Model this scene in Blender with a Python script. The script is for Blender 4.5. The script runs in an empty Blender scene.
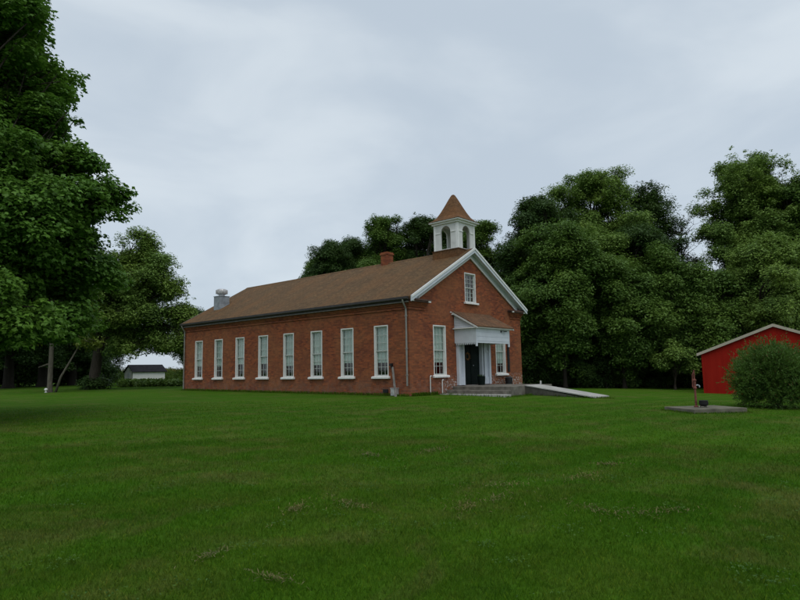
import bpy, math, random
import numpy as np
from mathutils import Matrix, Vector

sc = bpy.context.scene
COL = sc.collection
R = math.radians

# ------------------------------------------------------------------ camera
YAW, PITCH, ROLL = 0.8505, 0.1164, -0.0177
CAM = np.array([-20.8984, -17.8195, 1.1371])
fw = np.array([math.sin(YAW)*math.cos(PITCH), math.cos(YAW)*math.cos(PITCH), math.sin(PITCH)])
rt = np.array([math.cos(YAW), -math.sin(YAW), 0.0])
up = np.cross(rt, fw)
cr, sr = math.cos(ROLL), math.sin(ROLL)
rt2, up2 = cr*rt+sr*up, -sr*rt+cr*up
cam_data = bpy.data.cameras.new('camera')
cam_data.lens = 27.0
cam_data.sensor_width = 36.0
cam_data.clip_start = 0.1
cam_data.clip_end = 3000
cam = bpy.data.objects.new('camera', cam_data)
COL.objects.link(cam)
cam.matrix_world = Matrix(((rt2[0], up2[0], -fw[0], CAM[0]), (rt2[1], up2[1], -fw[1], CAM[1]),
                           (rt2[2], up2[2], -fw[2], CAM[2]), (0, 0, 0, 1)))
sc.camera = cam

# ------------------------------------------------------------------ sky, sun, exposure
SUN_EL, SUN_AZ = R(64), R(215)          # azimuth measured from +Y towards +X
W = bpy.data.worlds.new('World')
sc.world = W
W.use_nodes = True
nt = W.node_tree
for n in list(nt.nodes):
    nt.nodes.remove(n)
N = nt.nodes.new
L = nt.links.new
w_out = N('ShaderNodeOutputWorld')
w_bg = N('ShaderNodeBackground')
w_bg.inputs['Strength'].default_value = 0.1
L(w_bg.outputs[0], w_out.inputs[0])
w_sky = N('ShaderNodeTexSky')
w_sky.sky_type = 'NISHITA'
w_sky.sun_disc = False
w_sky.sun_elevation = SUN_EL
w_sky.sun_rotation = SUN_AZ
w_tc = N('ShaderNodeTexCoord')
w_map = N('ShaderNodeMapping')
w_map.inputs['Scale'].default_value = (1.0, 1.0, 2.3)
w_map.inputs['Rotation'].default_value = (0.10, 0.06, 0.4)
L(w_tc.outputs['Generated'], w_map.inputs['Vector'])
w_n1 = N('ShaderNodeTexNoise')
w_n1.inputs['Scale'].default_value = 2.3
w_n1.inputs['Detail'].default_value = 5
w_n1.inputs['Roughness'].default_value = 0.5
w_n1.inputs['Distortion'].default_value = 0.5
L(w_map.outputs[0], w_n1.inputs['Vector'])
w_ramp = N('ShaderNodeValToRGB')
w_ramp.color_ramp.interpolation = 'EASE'
e = w_ramp.color_ramp.elements
e[0].position = 0.34; e[0].color = (0.468, 0.540, 0.615, 1)
e[1].position = 0.66; e[1].color = (0.600, 0.664, 0.718, 1)
L(w_n1.outputs['Fac'], w_ramp.inputs['Fac'])
w_sc = N('ShaderNodeVectorMath'); w_sc.operation = 'SCALE'
w_sc.inputs['Scale'].default_value = 10.5
L(w_ramp.outputs['Color'], w_sc.inputs[0])
w_mix = N('ShaderNodeMix'); w_mix.data_type = 'RGBA'
w_mix.inputs[0].default_value = 0.90
L(w_sky.outputs[0], w_mix.inputs[6])
L(w_sc.outputs[0], w_mix.inputs[7])
L(w_mix.outputs[2], w_bg.inputs['Color'])

sun_d = bpy.data.lights.new('sun', 'SUN')
sun_d.energy = 1.15
sun_d.angle = R(55)
sun_d.color = (1.0, 0.96, 0.9)
sun = bpy.data.objects.new('sun', sun_d)
COL.objects.link(sun)
sd = Vector((math.sin(SUN_AZ)*math.cos(SUN_EL), math.cos(SUN_AZ)*math.cos(SUN_EL), math.sin(SUN_EL)))
sun.rotation_euler = sd.to_track_quat('Z', 'Y').to_euler()
sun.location = (0, 0, 40)

vs = sc.view_settings
vs.view_transform = 'Standard'
vs.look = 'None'
vs.exposure = 0.17
vs.gamma = 1.0
vs.use_curve_mapping = False

# ------------------------------------------------------------------ helpers: places
def spot(px, depth):
    """ground position (x, y) at a horizontal distance ahead, in the direction of a picture column"""
    lat = (px-400)/600.0*depth*0.995
    return (CAM[0]+depth*math.sin(YAW)+lat*math.cos(YAW), CAM[1]+depth*math.cos(YAW)-lat*math.sin(YAW))
GY = np.array([-60, -40, -18, -12, -7, -3.5, 0, 8, 20, 30, 80.])
GZ = np.array([-.62, -.55, -.42, -.33, -.22, -.10, -.04, .0, .06, .1, .12])
_gy = np.linspace(-60, 80, 700)
_gz = np.convolve(np.pad(np.interp(_gy, GY, GZ), 12, mode='edge'), np.ones(25)/25, 'valid')
def gh(x, y):
    x = np.asarray(x, float); y = np.asarray(y, float)
    b = np.interp(y, _gy, _gz)
    b = b - 0.024*np.clip(x-5, 0, 20)
    b = b + 0.02*np.sin(x*0.23+1.1)*np.sin(y*0.31)*np.clip((-y-3)/6, 0, 1)
    return b
def g(x, y):
    return float(gh(x, y))
def height(depth, yhor, ytop):
    return (yhor-ytop)/600.0*depth+CAM[2]
def hor(px):
    return 377.2-px*0.0177

# ------------------------------------------------------------------ helpers: meshes
class MB:
    def __init__(self):
        self.v = []; self.f = []; self.m = []
    def poly(self, pts, m=0):
        b = len(self.v); self.v += [tuple(p) for p in pts]
        self.f.append(tuple(range(b, b+len(pts)))); self.m.append(m)
    def hexa(self, p, m=0):
        b = len(self.v); self.v += [tuple(q) for q in p]
        for q in ((0,3,2,1),(4,5,6,7),(0,1,5,4),(1,2,6,5),(2,3,7,6),(3,0,4,7)):
            self.f.append(tuple(b+i for i in q)); self.m.append(m)
        return self
    def box(self, x0, x1, y0, y1, z0, z1, m=0):
        return self.hexa([(x0,y0,z0),(x1,y0,z0),(x1,y1,z0),(x0,y1,z0),(x0,y0,z1),(x1,y0,z1),(x1,y1,z1),(x0,y1,z1)], m)
    def prism(self, poly, axis, a, b, m=0):
        """polygon in the two other axes swept along axis from a to b"""
        def P(u, v, w):
            return {'x': (w, u, v), 'y': (u, w, v), 'z': (u, v, w)}[axis]
        n = len(poly); s = len(self.v)
        self.v += [P(u, v, a) for u, v in poly]+[P(u, v, b) for u, v in poly]
        self.f.append(tuple(s+i for i in range(n))); self.m.append(m)
        self.f.append(tuple(s+n+i for i in reversed(range(n)))); self.m.append(m)
        for i in range(n):
            j = (i+1) % n
            self.f.append((s+i, s+n+i, s+n+j, s+j)); self.m.append(m)
        return self
    def tube(self, pts, rad, n=8, m=0, cap=True):
        pts = [np.array(p, float) for p in pts]
        if not hasattr(rad, '__len__'): rad = [rad]*len(pts)
        rings = []
        t0 = pts[1]-pts[0]
        a = np.cross(t0, (0.31, 0.77, 0.55)); a /= np.linalg.norm(a)
        for i, p in enumerate(pts):
            t = pts[min(i+1, len(pts)-1)]-pts[max(i-1, 0)]
            t /= (np.linalg.norm(t)+1e-9)
            a = a-t*(a@t); a /= (np.linalg.norm(a)+1e-9)
            b = np.cross(t, a)
            s = len(self.v)
            for k in range(n):
                th = 2*math.pi*k/n
                self.v.append(tuple(p+rad[i]*(a*math.cos(th)+b*math.sin(th))))
            rings.append(s)
        for i in range(len(rings)-1):
            for k in range(n):
                k2 = (k+1) % n
                self.f.append((rings[i]+k, rings[i]+k2, rings[i+1]+k2, rings[i+1]+k)); self.m.append(m)
        if cap:
            self.f.append(tuple(rings[0]+k for k in reversed(range(n)))); self.m.append(m)
            self.f.append(tuple(rings[-1]+k for k in range(n))); self.m.append(m)
        return self
    def lathe(self, prof, c=(0, 0, 0), n=20, m=0):
        rings = []
        for r, z in prof:
            s = len(self.v)
            for k in range(n):
                th = 2*math.pi*k/n
                self.v.append((c[0]+r*math.cos(th), c[1]+r*math.sin(th), c[2]+z))
            rings.append(s)
        for i in range(len(rings)-1):
            for k in range(n):
                k2 = (k+1) % n
                self.f.append((rings[i]+k, rings[i]+k2, rings[i+1]+k2, rings[i+1]+k)); self.m.append(m)
        self.f.append(tuple(rings[0]+k for k in reversed(range(n)))); self.m.append(m)
        self.f.append(tuple(rings[-1]+k for k in range(n))); self.m.append(m)
        return self
    def mesh(self, name, mats, smooth=False):
        me = bpy.data.meshes.new(name)
        me.from_pydata(self.v, [], self.f)
        for x in (mats if isinstance(mats, (list, tuple)) else [mats]):
            me.materials.append(x)
        me.polygons.foreach_set('material_index', self.m)
        if smooth:
            me.polygons.foreach_set('use_smooth', [True]*len(self.f))
        me.update()
        import bmesh
        bm = bmesh.new(); bm.from_mesh(me)
        bmesh.ops.recalc_face_normals(bm, faces=bm.faces)
        bm.to_mesh(me); bm.free()
        return me
    def build(self, name, mats, parent=None, loc=(0, 0, 0), rz=0, smooth=False, bevel=0):
        o = bpy.data.objects.new(name, self.mesh(name, mats, smooth))
        COL.objects.link(o)
        o.location = loc; o.rotation_euler = (0, 0, rz)
        if parent: o.parent = parent
        if bevel:
            b = o.modifiers.new('bevel', 'BEVEL'); b.width = bevel; b.segments = 2; b.limit_method = 'ANGLE'
        return o
def np_mesh(name, V, F, mats, mi=None, smooth=False):
    """V (n,3), F (k,c) all faces with c corners"""
    me = bpy.data.meshes.new(name)
    V = np.ascontiguousarray(V, np.float32); F = np.ascontiguousarray(F, np.int32)
    me.vertices.add(len(V)); me.vertices.foreach_set('co', V.ravel())
    me.loops.add(F.size); me.loops.foreach_set('vertex_index', F.ravel())
    me.polygons.add(len(F)); c = F.shape[1]
    me.polygons.foreach_set('loop_start', np.arange(0, F.size, c, dtype=np.int32))
    me.polygons.foreach_set('loop_total', np.full(len(F), c, np.int32))
    for x in (mats if isinstance(mats, (list, tuple)) else [mats]): me.materials.append(x)
    if mi is not None: me.polygons.foreach_set('material_index', np.asarray(mi, np.int32))
    if smooth: me.polygons.foreach_set('use_smooth', np.ones(len(F), bool))
    me.update(calc_edges=True)
    return me
def link(name, me, parent=None, loc=(0, 0, 0), rz=0):
    o = bpy.data.objects.new(name, me); COL.objects.link(o)
    o.location = loc; o.rotation_euler = (0, 0, rz)
    if parent: o.parent = parent
    return o
def thing(name, label, cat, loc=(0, 0, 0), rz=0, group=None):
    o = bpy.data.objects.new(name, None); COL.objects.link(o)
    o.empty_display_size = 0.3
    o.location = loc; o.rotation_euler = (0, 0, rz)
    return tag(o, label, cat, group)
def tag(o, label, cat, group=None, kind=None):
    o['label'] = label; o['category'] = cat
    if group: o['group'] = group
    if kind: o['kind'] = kind
    return o

# ------------------------------------------------------------------ helpers: materials
class Mat:
    def __init__(self, name, rough=0.8, spec=0.3, metal=0.0):
        self.m = bpy.data.materials.new(name); self.m.use_nodes = True
        self.t = self.m.node_tree
        self.b = self.t.nodes['Principled BSDF']
        self.b.inputs['Roughness'].default_value = rough
        self.b.inputs['Specular IOR Level'].default_value = spec
        self.b.inputs['Metallic'].default_value = metal
        self.out = self.t.nodes['Material Output']
    def n(self, typ, **kw):
        nd = self.t.nodes.new(typ)
        for k, v in kw.items():
            if k.startswith('i_'):
                nd.inputs[k[2:].replace('_', ' ')].default_value = v
            else: setattr(nd, k, v)
        return nd
    def l(self, a, b): self.t.links.new(a, b)
    def pos(self, scale=(1, 1, 1), rot=(0, 0, 0), src='Object'):
        tc = self.n('ShaderNodeTexCoord'); mp = self.n('ShaderNodeMapping')
        mp.inputs['Scale'].default_value = scale; mp.inputs['Rotation'].default_value = rot
        self.l(tc.outputs[src], mp.inputs['Vector'])
        return mp.outputs[0]
    def noise(self, vec, scale, detail=4, rough=0.55, dist=0):
        nd = self.n('ShaderNodeTexNoise')
        nd.inputs['Scale'].default_value = scale; nd.inputs['Detail'].default_value = detail
        nd.inputs['Roughness'].default_value = rough; nd.inputs['Distortion'].default_value = dist
        self.l(vec, nd.inputs['Vector'])
        return nd.outputs['Fac']
    def ramp(self, fac, stops, interp='LINEAR'):
        r = self.n('ShaderNodeValToRGB'); r.color_ramp.interpolation = interp
        el = r.color_ramp.elements
        while len(el) < len(stops): el.new(0.5)
        for e_, (p, c) in zip(el, stops):
            e_.position = p
            e_.color = (c, c, c, 1) if not hasattr(c, '__len__') else (*c, 1)
        self.l(fac, r.inputs['Fac'])
        return r.outputs['Color']
    def mix(self, fac, a, b, mode='MIX'):
        x = self.n('ShaderNodeMix'); x.data_type = 'RGBA'; x.blend_type = mode
        for sock, val in ((x.inputs[0], fac), (x.inputs[6], a), (x.inputs[7], b)):
            if isinstance(val, bpy.types.NodeSocket): self.l(val, sock)
            elif hasattr(val, '__len__'): sock.default_value = (*val, 1)
            else: sock.default_value = val
        return x.outputs[2]
    def math(self, op, a, b=0.0):
        x = self.n('ShaderNodeMath'); x.operation = op
        for sock, val in ((x.inputs[0], a), (x.inputs[1], b)):
            if isinstance(val, bpy.types.NodeSocket): self.l(val, sock)
            else: sock.default_value = val
        return x.outputs[0]
    def color(self, c):
        if isinstance(c, bpy.types.NodeSocket): self.l(c, self.b.inputs['Base Color'])
        else: self.b.inputs['Base Color'].default_value = (*c, 1)
        return self
    def bump(self, h, strength=0.4, dist=0.01):
        bp = self.n('ShaderNodeBump'); bp.inputs['Strength'].default_value = strength
        bp.inputs['Distance'].default_value = dist
        self.l(h, bp.inputs['Height']); self.l(bp.outputs[0], self.b.inputs['Normal'])
        return self

def simple(name, c, var=0.15, scale=6.0, rough=0.7, spec=0.3, metal=0.0, bump=0.0, dirt=None):
    M = Mat(name, rough, spec, metal); p = M.pos()
    f = M.noise(p, scale, 5)
    lo = tuple(x*(1-var) for x in c); hi = tuple(min(1, x*(1+var)) for x in c)
    col = M.ramp(f, [(0.3, lo), (0.7, hi)])
    if dirt:
        f2 = M.noise(p, scale*0.6, 6, 0.7)
        col = M.mix(M.ramp(f2, [(0.55, 0.0), (0.75, 0.6)]), col, dirt)
    M.color(col)
    if bump: M.bump(M.noise(p, scale*6, 4), bump, 0.01)
    return M.m

def brick_mat(name):
    M = Mat(name, 0.95, 0.05)
    tc = M.n('ShaderNodeTexCoord'); sx = M.n('ShaderNodeSeparateXYZ')
    M.l(tc.outputs['Object'], sx.inputs[0])
    u = M.math('ADD', sx.outputs[0], sx.outputs[1])
    cb = M.n('ShaderNodeCombineXYZ'); M.l(u, cb.inputs[0]); M.l(sx.outputs[2], cb.inputs[1])
    br = M.n('ShaderNodeTexBrick')
    br.inputs['Scale'].default_value = 1.0
    br.inputs['Brick Width'].default_value = 0.225; br.inputs['Row Height'].default_value = 0.075
    br.inputs['Mortar Size'].default_value = 0.007; br.inputs['Mortar Smooth'].default_value = 0.2
    br.inputs['Bias'].default_value = -0.1
    br.inputs['Color1'].default_value = (0.345, 0.098, 0.040, 1)
    br.inputs['Color2'].default_value = (0.128, 0.040, 0.025, 1)
    br.inputs['Mortar'].default_value = (0.175, 0.10, 0.07, 1)
    M.l(cb.outputs[0], br.inputs['Vector'])
    p3 = cb.outputs[0]
    # patches of paler, browner and sooty brick
    a = M.noise(p3, 0.55, 5, 0.6, 0.6)
    col = M.mix(M.ramp(a, [(0.40, 0.0), (0.66, 0.7)]), br.outputs['Color'], (0.285, 0.122, 0.058))
    b3 = M.noise(p3, 1.1, 5, 0.65, 0.8)
    col = M.mix(M.ramp(b3, [(0.50, 0.0), (0.72, 0.6)]), col, (0.15, 0.052, 0.036))
    b2 = M.noise(p3, 4.5, 6, 0.75, 0.4)
    col = M.mix(M.ramp(b2, [(0.48, 0.0), (0.76, 0.7)]), col, (0.095, 0.044, 0.036))
    # lime bloom and rising damp near the ground: a band with a ragged top
    zr = M.n('ShaderNodeMapRange'); zr.inputs['From Min'].default_value = 1.0; zr.inputs['From Max'].default_value = -0.05
    M.l(sx.outputs[2], zr.inputs['Value'])
    e1 = M.noise(p3, 3.2, 6, 0.7)
    band = M.math('MULTIPLY', zr.outputs[0], M.ramp(e1, [(0.42, 0.0), (0.66, 1.0)]))
    col = M.mix(M.math('MULTIPLY', band, 0.9), col, (0.20, 0.135, 0.105))
    e2 = M.noise(p3, 9.0, 4, 0.7)
    zr2 = M.n('ShaderNodeMapRange'); zr2.inputs['From Min'].default_value = 0.95; zr2.inputs['From Max'].default_value = 0.55
    M.l(sx.outputs[2], zr2.inputs['Value'])
    fx = M.n('ShaderNodeMapRange'); fx.inputs['From Min'].default_value = 2.0; fx.inputs['From Max'].default_value = 2.7
    M.l(sx.outputs[0], fx.inputs['Value'])
    chip = M.math('MULTIPLY', M.math('MULTIPLY', zr2.outputs[0], fx.outputs[0]), M.ramp(e2, [(0.53, 0.0), (0.58, 0.85)]))
    col = M.mix(chip, col, (0.5, 0.46, 0.44))
    M.color(col)
    hb = M.math('SUBTRACT', M.noise(p3, 30, 3), br.outputs['Fac'])
    M.bump(hb, 0.5, 0.012)
    return M.m

def shingle_mat(name, base=(0.136, 0.085, 0.043), rows='z', row=0.072):
    M = Mat(name, 0.92, 0.15)
    tc = M.n('ShaderNodeTexCoord'); sx = M.n('ShaderNodeSeparateXYZ')
    M.l(tc.outputs['Object'], sx.inputs[0])
    u = M.math('ADD', sx.outputs[0], sx.outputs[1]) if rows == 'both' else (sx.outputs[1] if rows == 'z' else sx.outputs[0])
    cb = M.n('ShaderNodeCombineXYZ'); M.l(u, cb.inputs[0]); M.l(sx.outputs[2], cb.inputs[1])
    br = M.n('ShaderNodeTexBrick')
    br.inputs['Scale'].default_value = 1.0
    br.inputs['Brick Width'].default_value = 0.31; br.inputs['Row Height'].default_value = row
    br.inputs['Mortar Size'].default_value = 0.010; br.inputs['Mortar Smooth'].default_value = 0.3
    c = base
    br.inputs['Color1'].default_value = (c[0]*1.18, c[1]*1.15, c[2]*1.1, 1)
    br.inputs['Color2'].default_value = (c[0]*0.80, c[1]*0.80, c[2]*0.82, 1)
    br.inputs['Mortar'].default_value = (c[0]*0.5, c[1]*0.5, c[2]*0.5, 1)
    M.l(cb.outputs[0], br.inputs['Vector'])
    mp = M.n('ShaderNodeMapping'); mp.inputs['Scale'].default_value = (3.0, 0.5, 1)
    M.l(cb.outputs[0], mp.inputs['Vector'])
    st = M.noise(mp.outputs[0], 1.6, 5, 0.65)
    col = M.mix(M.ramp(st, [(0.42, 0.0), (0.68, 0.75)]), br.outputs['Color'], (c[0]*0.55, c[1]*0.55, c[2]*0.6))
    bl = M.noise(cb.outputs[0], 0.8, 5, 0.6)
    col = M.mix(M.ramp(bl, [(0.45, 0.0), (0.70, 0.55)]), col, (c[0]*1.25, c[1]*0.98, c[2]*0.78))
    gr = M.noise(cb.outputs[0], 9, 4, 0.7)
    col = M.mix(0.6, col, M.ramp(gr, [(0.3, 0.5), (0.7, 1.5)]), 'MULTIPLY')
    M.color(col)
    M.bump(M.math('SUBTRACT', M.noise(cb.outputs[0], 25, 3), br.outputs['Fac']), 0.5, 0.01)
    return M.m

def leaf_mat(name, c, trans=0.3, patch=0.35, dry=None):
    M = Mat(name, 0.5, 0.2)
    geo = M.n('ShaderNodeNewGeometry')
    rnd = geo.outputs['Random Per Island']
    lo = (c[0]*0.6, c[1]*0.66, c[2]*0.7); hi = (c[0]*1.28, c[1]*1.25, c[2]*1.2)
    col = M.ramp(rnd, [(0.0, lo), (0.55, c), (1.0, hi)])
    tc = M.n('ShaderNodeTexCoord')
    f = M.noise(tc.outputs['Object'], patch, 3)
    col = M.mix(M.ramp(f, [(0.35, 0.0), (0.7, 0.75)]), col, (c[0]*1.4, c[1]*1.22, c[2]*0.9))
    if dry:
        col = M.mix(M.ramp(rnd, [(0.965, 0.0), (0.975, 1.0)]), col, dry)
    M.color(col)
    tr = M.n('ShaderNodeBsdfTranslucent')
    M.l(col, tr.inputs['Color'])
    ms = M.n('ShaderNodeMixShader'); ms.inputs[0].default_value = trans
    M.l(M.b.outputs[0], ms.inputs[1]); M.l(tr.outputs[0], ms.inputs[2])
    M.l(ms.outputs[0], M.out.inputs['Surface'])
    return M.m

def bark_mat(name, c):
    M = Mat(name, 0.95, 0.1)
    p = M.pos((6, 6, 1.2))
    f = M.noise(p, 2.0, 6, 0.7, 0.6)
    M.color(M.ramp(f, [(0.3, tuple(x*0.5 for x in c)), (0.7, tuple(x*1.3 for x in c))]))
    M.bump(f, 0.8, 0.04)
    return M.m

def grass_color(M, vec):
    """the lawn's own colour by place, shared by the turf sheet and the blades on it"""
    a = M.noise(vec, 0.16, 5, 0.6, 0.4)
    col = M.ramp(a, [(0.30, (0.044, 0.128, 0.007)), (0.55, (0.057, 0.150, 0.008)), (0.75, (0.078, 0.168, 0.012))])
    b = M.noise(vec, 1.1, 6, 0.7, 0.5)
    col = M.mix(M.ramp(b, [(0.46, 0.0), (0.74, 0.8)]), col, (0.102, 0.152, 0.022))
    d_ = M.noise(vec, 0.55, 6, 0.75, 0.8)
    col = M.mix(M.ramp(d_, [(0.50, 0.0), (0.68, 0.8)]), col, (0.125, 0.146, 0.036))
    c = M.noise(vec, 3.6, 5, 0.7)
    col = M.mix(M.ramp(c, [(0.55, 0.0), (0.75, 0.5)]), col, (0.030, 0.092, 0.008))
    # mower passes: broad faint bands
    mp = M.n('ShaderNodeMapping'); mp.inputs['Rotation'].default_value = (0, 0, R(6))
    M.l(vec, mp.inputs['Vector'])
    wv = M.n('ShaderNodeTexWave'); wv.wave_type = 'BANDS'; wv.bands_direction = 'Y'
    wv.inputs['Scale'].default_value = 0.26; wv.inputs['Distortion'].default_value = 1.2
    wv.inputs['Detail'].default_value = 2; wv.inputs['Detail Scale'].default_value = 0.6
    M.l(mp.outputs[0], wv.inputs['Vector'])
    col = M.mix(0.4, col, M.ramp(wv.outputs['Fac'], [(0.2, 0.84), (0.8, 1.14)]), 'MULTIPLY')
    return col

MT = {}
MT['brick'] = brick_mat('red_brick')
MT['shingle'] = shingle_mat('brown_shingles')
MT['shingle_canopy'] = shingle_mat('brown_shingles_canopy', (0.150, 0.088, 0.052), 'x', 0.085)
MT['shingle_belfry'] = shingle_mat('brown_shingles_belfry', (0.160, 0.086, 0.042), 'both', 0.10)
MT['white'] = simple('weathered_white_paint', (0.62, 0.62, 0.60), 0.10, 3.0, 0.6, 0.3, bump=0.1, dirt=(0.46, 0.46, 0.43))
MT['white_clean'] = simple('white_paint', (0.74, 0.74, 0.72), 0.06, 3.0, 0.55, 0.3)
MT['bluewhite'] = simple('cool_white_paint_and_shade', (0.58, 0.62, 0.67), 0.08, 2.0, 0.6, 0.3, dirt=(0.48, 0.52, 0.56))  # cool tint also puts the shade of soffit and frieze into the colour
MT['sash'] = simple('grey_white_sash_paint', (0.50, 0.52, 0.49), 0.1, 4.0, 0.6, 0.3)
MT['sill'] = simple('painted_stone', (0.76, 0.75, 0.73), 0.12, 5.0, 0.7, 0.2, bump=0.2)
MT['gutter'] = simple('dark_brown_gutter', (0.035, 0.030, 0.028), 0.3, 4.0, 0.5, 0.4)
MT['brownboard'] = simple('brown_cornice_board', (0.11, 0.065, 0.05), 0.3, 4.0, 0.8, 0.2)
MT['greyboard'] = simple('weathered_board', (0.20, 0.185, 0.17), 0.35, 5.0, 0.85, 0.2, bump=0.3)
MT['pipe'] = simple('grey_painted_downspout', (0.23, 0.22, 0.20), 0.2, 3.0, 0.5, 0.4)
MT['door'] = simple('dark_green_paint', (0.007, 0.013, 0.011), 0.25, 3.0, 0.6, 0.08)
MT['dark'] = simple('unlit_room_black', (0.025, 0.025, 0.024), 0.2, 2.0, 0.95, 0.05)  # near black: the darkness of unlit rooms put into the colour
def shade_mat():
    M = Mat('pale_green_roller_shade', 0.9, 0.1)
    oi = M.n('ShaderNodeObjectInfo')
    a = M.ramp(oi.outputs['Random'], [(0.0, (0.46, 0.55, 0.51)), (0.5, (0.55, 0.62, 0.57)), (1.0, (0.60, 0.64, 0.56))])
    f = M.noise(M.pos((1, 1, 3)), 2.0, 3)
    M.color(M.mix(0.3, a, M.ramp(f, [(0.3, 0.75), (0.7, 1.1)]), 'MULTIPLY'))
    return M.m
MT['shade'] = shade_mat()
MT['concrete'] = simple('worn_concrete', (0.155, 0.142, 0.12), 0.4, 3.5, 0.9, 0.2, bump=0.4, dirt=(0.075, 0.068, 0.055))
MT['concrete_dark'] = simple('shadow_brown_concrete', (0.085, 0.082, 0.068), 0.35, 3.0, 0.95, 0.1, bump=0.3, dirt=(0.05, 0.055, 0.035))  # brown concrete with the ramp side's shadow put into its colour
MT['concrete_pale'] = simple('pale_concrete', (0.36, 0.355, 0.33), 0.2, 2.0, 0.9, 0.2, bump=0.2, dirt=(0.30, 0.29, 0.26))
MT['galv'] = simple('galvanised_steel', (0.30, 0.33, 0.36), 0.3, 4.0, 0.55, 0.5, 0.35)
MT['galv_light'] = simple('bright_galvanised_cap', (0.52, 0.51, 0.51), 0.35, 7.0, 0.45, 0.5, 0.4)
MT['black'] = simple('black_iron', (0.012, 0.012, 0.013), 0.3, 8.0, 0.6, 0.4)
MT['rust'] = simple('rusty_red_iron', (0.16, 0.058, 0.045), 0.45, 9.0, 0.85, 0.2, bump=0.4)
MT['red'] = None
MT['tan'] = simple('tan_trim_paint', (0.42, 0.37, 0.30), 0.1, 2.0, 0.6, 0.3)
MT['bark'] = bark_mat('grey_brown_bark', (0.058, 0.049, 0.038))
MT['bark_dark'] = bark_mat('shaded_dark_bark', (0.030, 0.026, 0.021))
MT['bark_pale'] = bark_mat('pale_bark', (0.115, 0.105, 0.082))
MT['leaf_mid'] = leaf_mat('leaves_mid_green', (0.092, 0.176, 0.034))
MT['leaf_dark'] = leaf_mat('leaves_dark_green', (0.050, 0.102, 0.026))
MT['leaf_light'] = leaf_mat('leaves_light_green', (0.140, 0.238, 0.050))
MT['leaf_maple'] = leaf_mat('leaves_maple', (0.090, 0.200, 0.028), 0.35, 0.5)
MT['leaf_yellow'] = leaf_mat('leaves_yellow_green', (0.095, 0.140, 0.018))
MT['bush'] = leaf_mat('bush_needles', (0.068, 0.140, 0.026), 0.3, 1.2, dry=(0.13, 0.085, 0.03))
MT['weed'] = leaf_mat('weed_leaves', (0.075, 0.140, 0.026), 0.3, 1.5)
MT['corn'] = leaf_mat('corn_leaves', (0.085, 0.150, 0.024), 0.35, 0.3)
MT['tassel'] = leaf_mat('corn_tassels', (0.24, 0.21, 0.07), 0.3, 0.3)
def glass_mat():
    M = Mat('window_glass', 0.05, 0.5)
    t = M.n('ShaderNodeBsdfTransparent'); t.inputs['Color'].default_value = (0.86, 0.92, 0.90, 1)
    gl = M.n('ShaderNodeBsdfGlossy'); gl.inputs['Roughness'].default_value = 0.03
    p = M.pos(); nz = M.noise(p, 2.5, 2)
    bp = M.n('ShaderNodeBump'); bp.inputs['Strength'].default_value = 0.06; bp.inputs['Distance'].default_value = 0.02
    M.l(nz, bp.inputs['Height']); M.l(bp.outputs[0], gl.inputs['Normal'])
    lw = M.n('ShaderNodeLayerWeight'); lw.inputs['Blend'].default_value = 0.5
    ff = M.math('ADD', M.math('MULTIPLY', M.math('POWER', lw.outputs['Facing'], 4.0), 0.9), 0.07)
    ms = M.n('ShaderNodeMixShader')
    M.l(ff, ms.inputs[0]); M.l(t.outputs[0], ms.inputs[1]); M.l(gl.outputs[0], ms.inputs[2])
    M.l(ms.outputs[0], M.out.inputs['Surface'])
    return M.m
MT['glass'] = glass_mat()
def metal_siding():
    M = Mat('red_ribbed_siding', 0.7, 0.06)
    p = M.pos()
    wv = M.n('ShaderNodeTexWave'); wv.wave_type = 'BANDS'; wv.bands_direction = 'X'; wv.wave_profile = 'SAW'
    wv.inputs['Scale'].default_value = 1.05
    M.l(p, wv.inputs['Vector'])
    f = M.noise(M.pos((3, 3, 0.3)), 1.2, 5)
    M.color(M.ramp(f, [(0.3, (0.245, 0.011, 0.007)), (0.7, (0.315, 0.016, 0.009))]))
    M.bump(wv.outputs['Fac'], 0.10, 0.02)
    return M.m
MT['red'] = metal_siding()
def turf_mat():
    M = Mat('turf', 0.95, 0.03)
    tc = M.n('ShaderNodeTexCoord')
    v = tc.outputs['Object']
    col = grass_color(M, v)
    fine = M.noise(v, 38, 5, 0.75)
    col = M.mix(0.8, col, M.ramp(fine, [(0.28, 0.32), (0.5, 0.68), (0.74, 1.15)]), 'MULTIPLY')
    mid = M.noise(v, 9, 4, 0.7)
    col = M.mix(0.6, col, M.ramp(mid, [(0.3, 0.75), (0.7, 1.22)]), 'MULTIPLY')
    M.color(col)
    M.bump(M.math('ADD', fine, mid), 0.8, 0.03)
    return M.m
MT['turf'] = turf_mat()
def blade_mat():
    M = Mat('grass_blades', 0.75, 0.06)
    tc = M.n('ShaderNodeTexCoord')
    col = grass_color(M, tc.outputs['Object'])
    geo = M.n('ShaderNodeNewGeometry')
    col = M.mix(0.85, col, M.ramp(geo.outputs['Random Per Island'],
                [(0.0, (0.65, 0.7, 0.6)), (0.6, (1.15, 1.1, 1.0)), (0.9, (1.6, 1.35, 1.1)), (1.0, (2.6, 1.7, 1.8))]), 'MULTIPLY')
    M.color(col)
    tr = M.n('ShaderNodeBsdfTranslucent'); M.l(col, tr.inputs['Color'])
    ms = M.n('ShaderNodeMixShader'); ms.inputs[0].default_value = 0.42
    M.l(M.b.outputs[0], ms.inputs[1]); M.l(tr.outputs[0], ms.inputs[2])
    M.l(ms.outputs[0], M.out.inputs['Surface'])
    return M.m
MT['blade'] = blade_mat()
MT['clover'] = leaf_mat('clover_leaves', (0.060, 0.140, 0.022), 0.3, 1.0)
MT['clip'] = leaf_mat('dry_clippings', (0.155, 0.150, 0.062), 0.25, 2.0)

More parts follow.
